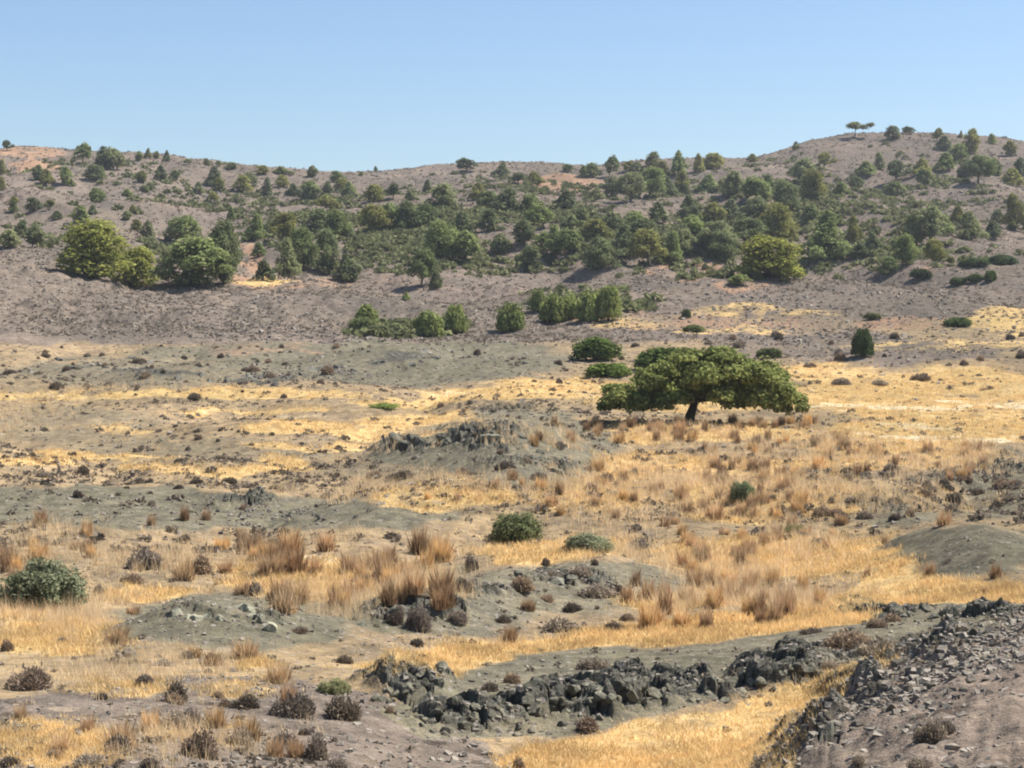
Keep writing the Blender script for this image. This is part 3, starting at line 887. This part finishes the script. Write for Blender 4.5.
SHR += [(Hc, *t) for t in [(385, 184, 52, 66), (530, 238, 46, 98), (620, 208, 36, 78), (705, 197, 36, 88), (755, 257, 42, 124), (880, 124, 42, 92), (645, 358, 44, 122), (680, 302, 32, 72), (502, 512, 38, 62), (440, 537, 32, 62), (350, 333, 42, 72),
                           (235, 352, 84, 84), (160, 333, 42, 62), (370, 243, 32, 52), (730, 648, 48, 92), (230, 402, 26, 52), (525, 764, 44, 54), (745, 167, 22, 26), (600, 167, 26, 32), (610, 272, 24, 52), (545, 300, 24, 44), (15, 455, 34, 50), (745, 470, 44, 100), (840, 330, 26, 60)]]
SHR += [(Ic, *t) for t in [(500, 412, 66, 150), (592, 438, 72, 132), (600, 347, 28, 72), (640, 333, 32, 72), (460, 472, 34, 66), (270, 756, 50, 135), (545, 756, 44, 62), (725, 760, 34, 92), (400, 367, 22, 72), (480, 24, 26, 62), (755, 684, 74, 120), (800, 660, 50, 60)]]
SHR += [(Ec, *t) for t in [(360, 427, 32, 66), (580, 437, 27, 52), (735, 472, 32, 52), (805, 467, 32, 32), (100, 432, 27, 52), (185, 432, 24, 92), (485, 407, 27, 84), (470, 362, 17, 32), (545, 387, 22, 42), (640, 347, 27, 37), (860, 425, 26, 40), (780, 440, 30, 50)]]
SHR += [(Fc, *t) for t in [(500, 555, 26, 56), (560, 552, 30, 50), (640, 510, 24, 60), (690, 545, 26, 40), (740, 460, 26, 40), (735, 520, 22, 44), (790, 455, 24, 36), (960, 462, 30, 60), (885, 480, 22, 52), (845, 440, 22, 60), (430, 545, 34, 60), (520, 500, 18, 50), (590, 500, 18, 44), (650, 555, 22, 52),
                           (1000, 460, 26, 60), (700, 500, 18, 50), (820, 505, 40, 50), (940, 520, 24, 60), (980, 500, 22, 50), (495, 160, 24, 60), (600, 160, 16, 60), (720, 145, 22, 70), (640, 420, 14, 40)]]
SHR += [(Dc, *t) for t in [(130, 78, 14, 42), (405, 95, 18, 48), (25, 128, 16, 50), (165, 170, 24, 60), (565, 200, 20, 56), (960, 128, 34, 44), (790, 140, 22, 44), (715, 158, 14, 52), (740, 120, 20, 52), (320, 162, 14, 50), (425, 138, 18, 50), (240, 420, 30, 50), (130, 430, 18, 66), (410, 445, 16, 32), (525, 465, 16, 40),
                           (575, 448, 16, 50), (640, 378, 14, 60), (525, 385, 12, 40), (445, 515, 22, 30), (715, 525, 20, 40), (960, 490, 20, 44), (675, 445, 18, 52), (880, 445, 14, 40), (225, 490, 28, 34)]]


def shrub_band(px, py):
    if py < 345:
        return 'on the stony hillside'
    if py < 385:
        return 'below the hill'
    if py < 425:
        return 'among the straw strips'
    if py < 465:
        return 'level with the rocky mound'
    if py < 510:
        return 'on the middle valley floor'
    if py < 560:
        return 'on the near valley floor'
    if py < 620:
        return 'on the near grey rise'
    if py < 680:
        return 'above the dark outcrops'
    return 'on the gravel in front'


def add_shrub(px, py, hp, wp, k):
    q = spot(px, py)
    if q is None:
        return
    x, y, z, m = q
    r = random.Random(k * 13 + 3)
    o = link('thorn_shrub', THORN[r.randrange(8)])
    o.location = (x, y, z - .05 * hp * m)
    o.scale = (wp * m * .5, wp * m * .45, hp * m * 1.2)
    o.rotation_euler = (0, 0, r.uniform(0, 6.28))
    tone = r.choice(['brown', 'grey', 'dark'])
    o.color = (*{'brown': (1.05, .95, .84), 'grey': (1.0, 1.0, .98), 'dark': (.55, .54, .53)}[tone], 1)
    size = 'tiny' if wp < 9 else 'small' if wp < 18 else 'sizeable' if wp < 32 else 'large'
    shape = 'flat' if wp > hp * 2.2 else 'mounded' if wp > hp * 1.3 else 'upright'
    register(o, px, py, f'{size} {shape} {tone}', 'thorn shrub', f'{shrub_band(px, py)}, {seg(px)}', 'shrub', 'thorny cushion shrubs')


for k, (o, x, y, h, w) in enumerate(SHR):
    add_shrub(o[0] + x * K, o[1] + y * K, h * K, w * K, k)
zones = [(0, 340, 346, 400, 52, 3.5, 9), (0, 560, 400, 500, 40, 4, 9), (400, 640, 345, 385, 12, 5, 11), (680, 1024, 335, 372, 26, 6, 14), (800, 1024, 452, 515, 14, 7, 16), (370, 700, 580, 640, 8, 12, 30), (0, 480, 690, 760, 6, 12, 34)]
rz = random.Random(31)
k = 1000
for (x0, x1, y0, y1, n, s0, s1) in zones:
    for _ in range(n):
        w = rz.uniform(s0, s1)
        add_shrub(rz.uniform(x0, x1), rz.uniform(y0, y1), w * rz.uniform(.4, .75), w, k)
        k += 1


# ------------------------------------------------------------------ tall dry grass clumps
def blades(n, r, spread, h0, h1, lean, w, base=None):
    a, R = r.uniform(0, 2 * PI, n), spread * np.sqrt(r.uniform(0, 1, n))
    b = np.stack([R * np.cos(a), R * np.sin(a), np.zeros(n)], 1)
    h = r.uniform(h0, h1, n)
    out = np.stack([np.cos(a), np.sin(a), np.zeros(n)], 1) * (R / spread * .6 + .4)[:, None] + r.normal(size=(n, 3)) * .35
    out[:, 2] = 0
    mid = b + out * (lean * .35 * h)[:, None] + np.array([0, 0, 1.]) * (h * .55)[:, None]
    tip = b + out * (lean * h)[:, None] + np.array([0, 0, 1.]) * h[:, None]
    an = r.uniform(0, PI, n)
    s = np.stack([np.cos(an), np.sin(an), np.zeros(n)], 1) * w
    v = np.stack([b - s, b + s, mid + s * .8, tip, mid - s * .8], 1).reshape(-1, 3)
    return v, np.arange(5 * n).reshape(-1, 5)


def clump_mesh(k):
    r = np.random.default_rng(700 + k)
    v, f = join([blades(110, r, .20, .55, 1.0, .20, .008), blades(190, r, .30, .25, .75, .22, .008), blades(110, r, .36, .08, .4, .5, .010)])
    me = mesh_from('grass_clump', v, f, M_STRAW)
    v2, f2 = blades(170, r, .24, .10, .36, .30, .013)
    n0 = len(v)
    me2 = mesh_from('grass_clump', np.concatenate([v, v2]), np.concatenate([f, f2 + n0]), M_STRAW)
    me2.materials.append(M_THATCH_SHADE)
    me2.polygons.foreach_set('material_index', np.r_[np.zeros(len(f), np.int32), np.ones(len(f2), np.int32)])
    bpy.data.meshes.remove(me)
    return me2


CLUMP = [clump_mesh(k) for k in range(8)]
CL = []                                    # (px, py, height px, width px)
for (o, L) in ((Gc, [(345, 395, 90, 110), (570, 438, 60, 60), (625, 460, 60, 80), (720, 440, 90, 110), (815, 510, 95, 110), (355, 700, 130, 120), (725, 680, 120, 110), (255, 655, 80, 60), (165, 738, 60, 70), (30, 180, 90, 90), (110, 150, 80, 90), (250, 130, 60, 70),
                     (540, 210, 90, 90), (830, 305, 100, 110), (990, 295, 110, 90), (920, 195, 90, 60), (790, 190, 90, 110), (650, 120, 60, 70), (545, 190, 60, 60), (660, 190, 60, 60), (60, 620, 80, 60), (390, 310, 40, 60), (710, 250, 50, 70)]),
               (Hc, [(495, 390, 80, 70), (840, 280, 90, 50), (905, 350, 120, 80), (950, 310, 120, 60), (1000, 350, 90, 80), (550, 300, 60, 60), (75, 265, 110, 90), (10, 300, 110, 60), (150, 225, 100, 80), (200, 200, 90, 80), (115, 180, 90, 80), (30, 190, 90, 90), (265, 120, 70, 70), (300, 130, 80, 60)]),
               (Ic, [(750, 198, 70, 45), (940, 205, 70, 50), (150, 270, 100, 70), (325, 300, 130, 80), (425, 290, 110, 50), (235, 230, 80, 40), (95, 352, 100, 60), (20, 350, 80, 50), (65, 235, 100, 80), (165, 240, 80, 50), (290, 225, 80, 60), (375, 240, 80, 50), (205, 155, 50, 26), (565, 200, 50, 30),
                     (255, 335, 50, 30), (910, 250, 40, 26), (790, 50, 70, 60), (445, 120, 50, 30), (385, 90, 60, 60)]),
               (Fc, [(340, 500, 60, 40), (345, 575, 70, 50), (305, 555, 60, 40), (230, 520, 60, 50), (230, 350, 40, 50), (35, 540, 60, 60), (120, 550, 70, 80), (90, 350, 36, 24), (275, 360, 36, 40), (195, 345, 30, 20)])):
    CL += [(o[0] + x * K, o[1] + y * K, h * K, w * K) for x, y, h, w in L]
zc = [(700, 990, 442, 480, 40, 12, 22), (680, 800, 470, 520, 26, 14, 26), (530, 830, 424, 446, 46, 12, 19), (630, 830, 585, 625, 18, 26, 38), (480, 690, 470, 520, 22, 12, 22), (250, 470, 545, 610, 26, 26, 42), (340, 470, 490, 505, 8, 9, 14), (60, 250, 405, 440, 12, 7, 12),
      (0, 60, 560, 620, 6, 20, 34), (680, 780, 535, 575, 14, 16, 28), (0, 270, 520, 560, 14, 14, 26), (640, 900, 520, 545, 14, 12, 20), (60, 330, 690, 760, 6, 30, 46)]
for (x0, x1, y0, y1, n, s0, s1) in zc:
    for _ in range(n):
        h = rz.uniform(s0, s1)
        CL.append((rz.uniform(x0, x1), rz.uniform(y0, y1), h, h * rz.uniform(.55, .95)))
CL.sort(key=lambda t: -t[2])


def clump_band(px, py):
    if py < 415:
        return 'among the straw strips'
    if py < 450:
        return 'level with the broad tree'
    if py < 490:
        return 'on the far valley floor'
    if py < 530:
        return 'on the middle valley floor'
    if py < 575:
        return 'on the near valley floor'
    if py < 640:
        return 'before the golden strip'
    return 'on the gravel in front'


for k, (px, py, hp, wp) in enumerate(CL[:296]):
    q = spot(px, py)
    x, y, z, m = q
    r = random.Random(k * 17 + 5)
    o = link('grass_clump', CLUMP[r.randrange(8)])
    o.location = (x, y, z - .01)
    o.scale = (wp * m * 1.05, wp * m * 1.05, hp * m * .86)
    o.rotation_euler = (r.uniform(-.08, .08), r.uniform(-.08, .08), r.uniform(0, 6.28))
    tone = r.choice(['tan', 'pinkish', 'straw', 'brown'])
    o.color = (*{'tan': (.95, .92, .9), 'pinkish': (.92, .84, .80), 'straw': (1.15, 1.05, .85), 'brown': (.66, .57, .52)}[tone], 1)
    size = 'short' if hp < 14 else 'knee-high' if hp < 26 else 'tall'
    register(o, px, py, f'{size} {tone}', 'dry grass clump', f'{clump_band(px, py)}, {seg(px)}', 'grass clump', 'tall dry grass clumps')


# ------------------------------------------------------------------ rocks
def rock_mesh(k):
    import bmesh
    r = np.random.default_rng(900 + k)
    bm = bmesh.new()
    bmesh.ops.create_icosphere(bm, subdivisions=4, radius=1)
    p = np.array([v.co[:] for v in bm.verts])
    fc = np.array([[v.index for v in f.verts] for f in bm.faces])
    bm.free()
    for _ in range(15):
        n = unit(r.normal(size=3) * [1, 1, .8])
        dd = r.uniform(.42, .8)
        over = p @ n - dd
        p = p - np.where(over > 0, over, 0)[:, None] * n * .97
    p *= 1 + .07 * fbm(p[:, 0] * 3 + p[:, 2] * 2 + k, p[:, 1] * 3 - p[:, 2], k, 3)[:, None]
    p *= 1.45
    return mesh_from('rock', p, fc, M_STONE)


ROCKS = [rock_mesh(k) for k in range(9)]
PART5 = ['left end', 'left part', 'middle', 'right part', 'right end']
LINES = [
    ('of the short dark outcrop', [(368, 704), (400, 694), (425, 680), (452, 668)], 24, 7, 15, 9, (1.1, 1.1, 1.0)),
    ('of the long dark outcrop', [(415, 724), (500, 712), (560, 704), (640, 690), (735, 692)], 66, 7, 16, 10, (1.05, 1.05, .95)),
    ('below the long outcrop', [(400, 736), (480, 738), (600, 722)], 14, 8, 18, 7, (1.1, 1.05, 1)),
    ('of the steep dark crag', [(738, 692), (770, 678), (805, 668), (850, 656)], 28, 7, 16, 11, (1.05, 1.05, .95)),
    ('of the jagged knoll crest', [(758, 766), (800, 745), (832, 712), (880, 684), (950, 645), (1022, 612)], 54, 6, 15, 9, (1.3, 1.2, 1.1)),
    ('of the gravel knoll', [(850, 730), (920, 690), (1015, 650)], 26, 7, 16, 18, (1.5, 1.38, 1.3)),
    ('of the rim past the knoll', [(825, 640), (900, 614), (1010, 602)], 14, 7, 16, 5, (.9, .9, .85)),
    ('of the pale ridge', [(165, 612), (215, 622), (250, 616), (300, 630)], 16, 7, 17, 7, (1.7, 1.75, 1.6)),
    ('of the grey central mound', [(385, 444), (440, 440), (485, 430), (520, 446), (575, 474)], 34, 8, 20, 9, (.78, .8, .76)),
    ('of the brown stone scatter', [(100, 655), (160, 662), (235, 678)], 14, 8, 20, 7, (1.2, 1.05, 1)),
    ('of the flat below hill', [(60, 362), (170, 376), (270, 378), (360, 368), (450, 360)], 22, 6, 13, 8, (.9, .92, .95)),
    ('of the near grey mound', [(360, 626), (420, 606), (500, 585), (600, 572)], 12, 9, 22, 9, (1, 1, .95)),
]
k = 0
for (zone, pl, n, s0, s1, jit, colr) in LINES:
    pl = np.array(pl, float)
    seglen = np.r_[0, np.cumsum(np.linalg.norm(np.diff(pl, axis=0), axis=1))]
    for i in range(n):
        t = (i + rz.random()) / n
        px = float(np.interp(t * seglen[-1], seglen, pl[:, 0])) + rz.gauss(0, jit * .5)
        py = float(np.interp(t * seglen[-1], seglen, pl[:, 1])) + rz.gauss(0, jit * .6)
        w = rz.uniform(s0, s1) if rz.random() < .5 else rz.uniform(s0, (s0 + s1) / 2)
        q = spot(px, py)
        x, y, z, m = q
        o = link('rock', ROCKS[rz.randrange(9)])
        hh = rz.uniform(.5, .95)
        o.location = (x, y, z - .16 * w * m * hh)
        o.scale = (w * m * .5, w * m * .45, w * m * .5 * hh)
        o.rotation_euler = (rz.uniform(-.7, .7), rz.uniform(-.7, .7), rz.uniform(0, 6.28))
        g = rz.uniform(.8, 1.25)
        o.color = (colr[0] * g, colr[1] * g, colr[2] * g, 1)
        size = 'small' if w < 12 else 'mid-sized' if w < 22 else 'large'
        register(o, px, py, f'{size} {"pale" if sum(colr) * g > 3.7 else "dark" if sum(colr) * g < 2.7 else "grey"}', 'rock', f'in the {PART5[int(min(t * 5, 4))]} {zone}', 'rock', 'rocks breaking out of the ground')
        k += 1
write_labels()


# ------------------------------------------------------------------ uncounted cover
def scatter(n, weight, y0, y1, r, u0=-1000, u1=1000):
    """points over the land, chosen where WEIGHT is high"""
    i0, i1 = np.searchsorted(YS, y0), np.searchsorted(YS, y1)
    j0, j1 = np.searchsorted(UC, u0), np.searchsorted(UC, u1)
    out, got = [], 0
    while got < n:
        i = r.uniform(i0, i1 - 1, n)
        j = r.uniform(j0, j1 - 1, n)
        w = weight[i.astype(int), j.astype(int)]
        ok = r.uniform(0, 1, n) < w
        ly = np.interp(i[ok], np.arange(NR), LY)
        uu = np.interp(j[ok], np.arange(NC), UC)
        y = np.exp(ly)
        out.append(np.stack([uu * y / F, y], 1))
        got += ok.sum()
    p = np.concatenate(out)[:n]
    return np.column_stack([p, ground_at(p[:, 0], p[:, 1])])


def stuff(name, me, label):
    o = link(name, me)
    o['kind'] = 'stuff'
    o['label'] = label
    return o


r = np.random.default_rng(1234)
# golden turf
wG = np.clip(GOLD * 1.2 - .1 + .11 * (1 - OLIVE) * (1 - ROCK) * (YY > 18), 0, 1) * (1 - .8 * OLIVE * (GOLD < .5)) * np.clip(.6 + .7 * fbm(XX / 1.3, YY / 1.3, 61, 2), .05, 1)
P = scatter(50000, wG, 12, 130, r)
nb = 6
n = len(P) * nb
b = np.repeat(P, nb, 0)
sc = np.repeat(np.clip(P[:, 1] / 22, .7, 2.6), nb)
b[:, :2] += r.normal(size=(n, 2)) * (.05 * sc)[:, None]
b[:, 2] = ground_at(b[:, 0], b[:, 1]) - .01
h = r.uniform(.03, .10, n) * np.clip(sc, .8, 1.8)
an = r.uniform(0, PI, n)
s = np.stack([np.cos(an), np.sin(an), np.zeros(n)], 1) * (.006 * sc)[:, None]
tip = b + np.column_stack([r.normal(size=(n, 2)) * (h * .4)[:, None], h])
v = np.stack([b - s, b + s, tip], 1).reshape(-1, 3)
stuff('dry_grass', mesh_from('dry_grass', v, np.arange(3 * n).reshape(-1, 3), M_TURF), 'short golden dry grass over the hollows and fields')

# wispy taller grass between the clumps
wT = ell([(360, 580, 130, 40), (760, 470, 130, 40, .8), (660, 435, 140, 12, .8), (740, 590, 110, 34), (600, 500, 110, 30, .6), (60, 580, 90, 50, .6), (160, 545, 120, 22, .5), (880, 460, 130, 25, .8), (740, 540, 120, 30, .6), (150, 700, 160, 60, .4), (500, 640, 90, 8, .2)])
P = scatter(2600, np.clip(wT - .5 * OLIVE, 0, 1) * np.clip(.2 + 1.5 * fbm(XX / 2.2, YY / 3, 63, 2), .02, 1), 12, 130, r)
wV = ell([(120, 415, 170, 30, .9), (400, 490, 120, 16), (620, 437, 170, 14), (860, 470, 170, 40), (640, 490, 120, 30, .7), (330, 440, 110, 20, .6), (700, 550, 140, 30, .6), (120, 550, 170, 26, .6), (900, 352, 90, 14, .5)]) * np.clip(.15 + 1.5 * fbm(XX / 4, YY / 6, 65, 2), .03, 1)
P = np.concatenate([P, scatter(2600, np.clip(wV, 0, 1), 30, 150, r)])
nb = 14
n = len(P) * nb
b = np.repeat(P, nb, 0)
hs = np.repeat(r.uniform(.18, .5, len(P)) * np.clip(P[:, 1] / 34, .6, 1.15), nb)
b[:, :2] += r.normal(size=(n, 2)) * (np.where(np.repeat(np.arange(len(P)) < 2600, nb), .22, .13) * hs)[:, None]
b[:, 2] = ground_at(b[:, 0], b[:, 1]) - .01
h = hs * r.uniform(.5, 1.1, n)
an = r.uniform(0, PI, n)
s = np.stack([np.cos(an), np.sin(an), np.zeros(n)], 1) * (.0035 * np.clip(b[:, 1] / 30, .7, 2.2))[:, None]
tip = b + np.column_stack([r.normal(size=(n, 2)) * (h * .3)[:, None], h])
v = np.stack([b - s, b + s, tip], 1).reshape(-1, 3)
stuff('wild_grass', mesh_from('wild_grass', v, np.arange(3 * n).reshape(-1, 3), M_STRAW), 'wispy taller dry grass between the clumps')


def low_plants(P, rad, nt, r):
    m_ = len(P)
    d = unit(r.normal(size=(m_, nt, 3)))
    d[..., 2] = np.abs(d[..., 2]) * .75
    c = P[:, None, :] + d * rad[:, None, None] * r.uniform(.5, 1, (m_, nt, 1))
    t = unit(r.normal(size=(m_, nt, 3))) * rad[:, None, None] * .38
    w = unit(np.cross(t, r.normal(size=(m_, nt, 3)))) * rad[:, None, None] * .26
    v = np.stack([c - t, c + w, c + t, c - w], 2).reshape(-1, 3)
    return v, np.arange(len(v)).reshape(-1, 4)


wS = np.clip(PURP * (1 - .6 * OCHRE), 0, 1) * np.clip(.55 + .9 * fbm(XX / 18, YY / 18, 71, 3), .04, 1)
P = scatter(30000, wS, 150, 500, r)
v1 = low_plants(P, r.uniform(.14, .42, len(P)) * np.clip(P[:, 1] / 260, .7, 1.3), 9, r)
wM = np.clip((.45 - .25 * OLIVE + .35 * PURP) * (1 - .8 * GOLD), 0, 1) * np.clip(.4 + 1.1 * fbm(XX / 9, YY / 9, 73, 3), .02, 1) * (1 - .88 * STRIP)
P = scatter(9000, wM, 45, 150, r)
v2 = low_plants(P, r.uniform(.04, .16, len(P)), 9, r)
Pd = scatter(1500, np.clip(.3 + .5 * fbm(XX / 10, YY / 14, 77, 2), 0, 1) * (1 - .6 * STRONG) * (1 - .88 * STRIP), 40, 140, r)
v4 = low_plants(Pd, r.uniform(.10, .26, len(Pd)), 22, r)
P = scatter(2200, wM, 13, 45, r)
v3 = low_plants(P, r.uniform(.02, .08, len(P)), 16, r)
stuff('scrub_undergrowth', mesh_from('scrub_undergrowth', *join([v1, v2, v3, v4]), M_SCRUB), 'low dark scrub stippling the stony hillsides')

wU = np.clip(ell([(600, 225, 280, 45), (380, 225, 150, 26, .6), (250, 205, 110, 16, .5), (880, 190, 130, 40, .5), (780, 240, 120, 34, .8), (480, 262, 160, 14, .4), (590, 305, 60, 10, .3), (400, 330, 60, 6, .3), (900, 260, 90, 12, .6), (130, 175, 130, 14, .3), (150, 235, 120, 30, .2)]), 0, 1) \
    * np.clip(.35 + 1.3 * fbm(XX / 20, YY / 24, 75, 3), .03, 1)
P = scatter(5500, wU, 150, 480, r)
vu, fu = low_plants(P, r.uniform(.35, 1.25, len(P)), 30, r)
stuff('green_undergrowth', mesh_from('green_undergrowth', vu, fu, M_UNDER), 'olive green low undergrowth between the hillside pines')

# loose stone chips
boxv = np.array([(x, y, z) for x in (-1, 1) for y in (-1, 1) for z in (-1, 1)], float)
boxf = np.array([(0, 1, 3, 2), (4, 6, 7, 5), (0, 4, 5, 1), (2, 3, 7, 6), (0, 2, 6, 4), (1, 5, 7, 3)])


def chips(P, size, r):
    m_ = len(P)
    v = boxv[None] * r.uniform(.45, 1.0, (m_, 1, 3)) * [1, 1, .7] + r.normal(size=(m_, 8, 3)) * .22
    a, b = r.uniform(0, 2 * PI, m_), r.normal(size=m_) * .4
    x, y, z = v[..., 0], v[..., 1], v[..., 2]
    y, z = y * np.cos(b)[:, None] - z * np.sin(b)[:, None], y * np.sin(b)[:, None] + z * np.cos(b)[:, None]
    x, y = x * np.cos(a)[:, None] - y * np.sin(a)[:, None], x * np.sin(a)[:, None] + y * np.cos(a)[:, None]
    v = np.stack([x, y, z], -1) * size[:, None, None] + P[:, None, :]
    f = boxf[None] + (np.arange(m_) * 8)[:, None, None]
    return v.reshape(-1, 3), f.reshape(-1, 4)


wR = np.clip(stony * .8 + ROCK * .9 + PURP * .35 * (YY < 40) + OLIVE * .12, 0, 1) * np.clip(.5 + .9 * fbm(XX / 1.5, YY / 1.5, 81, 3), .04, 1)
P = scatter(38000, wR, 8, 40, r)
sz = .006 + .030 * r.uniform(0, 1, len(P)) ** 4
wR2 = np.clip(ROCK + .12 * OLIVE + .35 * PURP + .1, 0, 1) * np.clip(.3 + 1.2 * fbm(XX / 8, YY / 8, 83, 3), .02, 1)
P2 = scatter(9000, wR2, 40, 190, r)
wR3 = np.clip(PURP, 0, 1) * np.clip(.35 + 1.3 * fbm(XX / 14, YY / 14, 85, 3), .03, 1)
P3 = scatter(26000, wR3, 150, 490, r)
sz3 = (.06 + .22 * r.uniform(0, 1, len(P3)) ** 2.5) * np.clip(P3[:, 1] / 280, .7, 1.4)
sz2 = (.03 + .10 * r.uniform(0, 1, len(P2)) ** 3) * np.clip(P2[:, 1] / 90, .7, 1.8)
stuff('gravel', mesh_from('gravel', *join([chips(P, sz, r), chips(P2, sz2, r), chips(P3, sz3, r)]), M_RUBBLE), 'loose grey and brown stone chips over the soil')

# ------------------------------------------------------------------ air
zt, zb = float(ZW.max()) + 14, float(ZW.min()) - 1
hv = np.array([(x, y, z) for x in (-3200, 3200) for y in (-30, 800) for z in (zb, zt)], float)
hf = np.array([(0, 1, 3, 2), (4, 6, 7, 5), (0, 4, 5, 1), (2, 3, 7, 6), (0, 2, 6, 4), (1, 5, 7, 3)])
hm, hn = new_mat('hazy_air')
pv = hn.nodes.new('ShaderNodeVolumePrincipled')
pv.inputs['Color'].default_value = (.86, .92, 1, 1)
pv.inputs['Density'].default_value = HAZE
pv.inputs['Anisotropy'].default_value = .3
ho = hn.nodes.new('ShaderNodeOutputMaterial')
hn.links.new(pv.outputs[0], ho.inputs['Volume'])
stuff('haze', mesh_from('haze', hv, hf, hm), 'thin pale summer haze over the far hills')

# ------------------------------------------------------------------ light, sky, camera
SUN_EL, SUN_AZ = math.radians(56), math.radians(76)        # azimuth from straight ahead towards the right
sd = np.array([math.sin(SUN_AZ) * math.cos(SUN_EL), math.cos(SUN_AZ) * math.cos(SUN_EL), math.sin(SUN_EL)])
L = bpy.data.lights.new('sun', 'SUN')
L.energy = 5.0
L.angle = math.radians(.53)
L.color = (1, .955, .88)
lo = bpy.data.objects.new('sun', L)
COL.objects.link(lo)
import mathutils
lo.rotation_euler = mathutils.Vector(sd).to_track_quat('Z', 'Y').to_euler()
lo.location = (60, 60, 120)

w = bpy.data.worlds.new('World')
scene.world = w
w.use_nodes = True
nt = w.node_tree
bg = nt.nodes['Background']
sky = nt.nodes.new('ShaderNodeTexSky')
sky.sky_type = 'NISHITA'
sky.sun_disc = False
sky.sun_elevation = SUN_EL
sky.sun_rotation = SUN_AZ
sky.altitude = 300
sky.air_density = 1.0
sky.dust_density = 1.0
sky.ozone_density = 5.0
nt.links.new(sky.outputs[0], bg.inputs[0])
bg.inputs[1].default_value = .072

cam = bpy.data.cameras.new('camera')
cam.sensor_width = 36
cam.lens = 36 * F / 1024
cam.clip_end = 6000
co = bpy.data.objects.new('camera', cam)
COL.objects.link(co)
co.location = (0, 0, EYE)
co.rotation_euler = (PI / 2 - PITCH, 0, 0)
scene.camera = co

scene.view_settings.view_transform = 'Standard'
scene.view_settings.look = 'None'
scene.view_settings.exposure = 1.10
scene.view_settings.gamma = 1
scene.render.engine = 'CYCLES'
scene.cycles.use_denoising = True
scene.cycles.max_bounces = 5
scene.cycles.diffuse_bounces = 3
scene.cycles.filter_width = 2.0
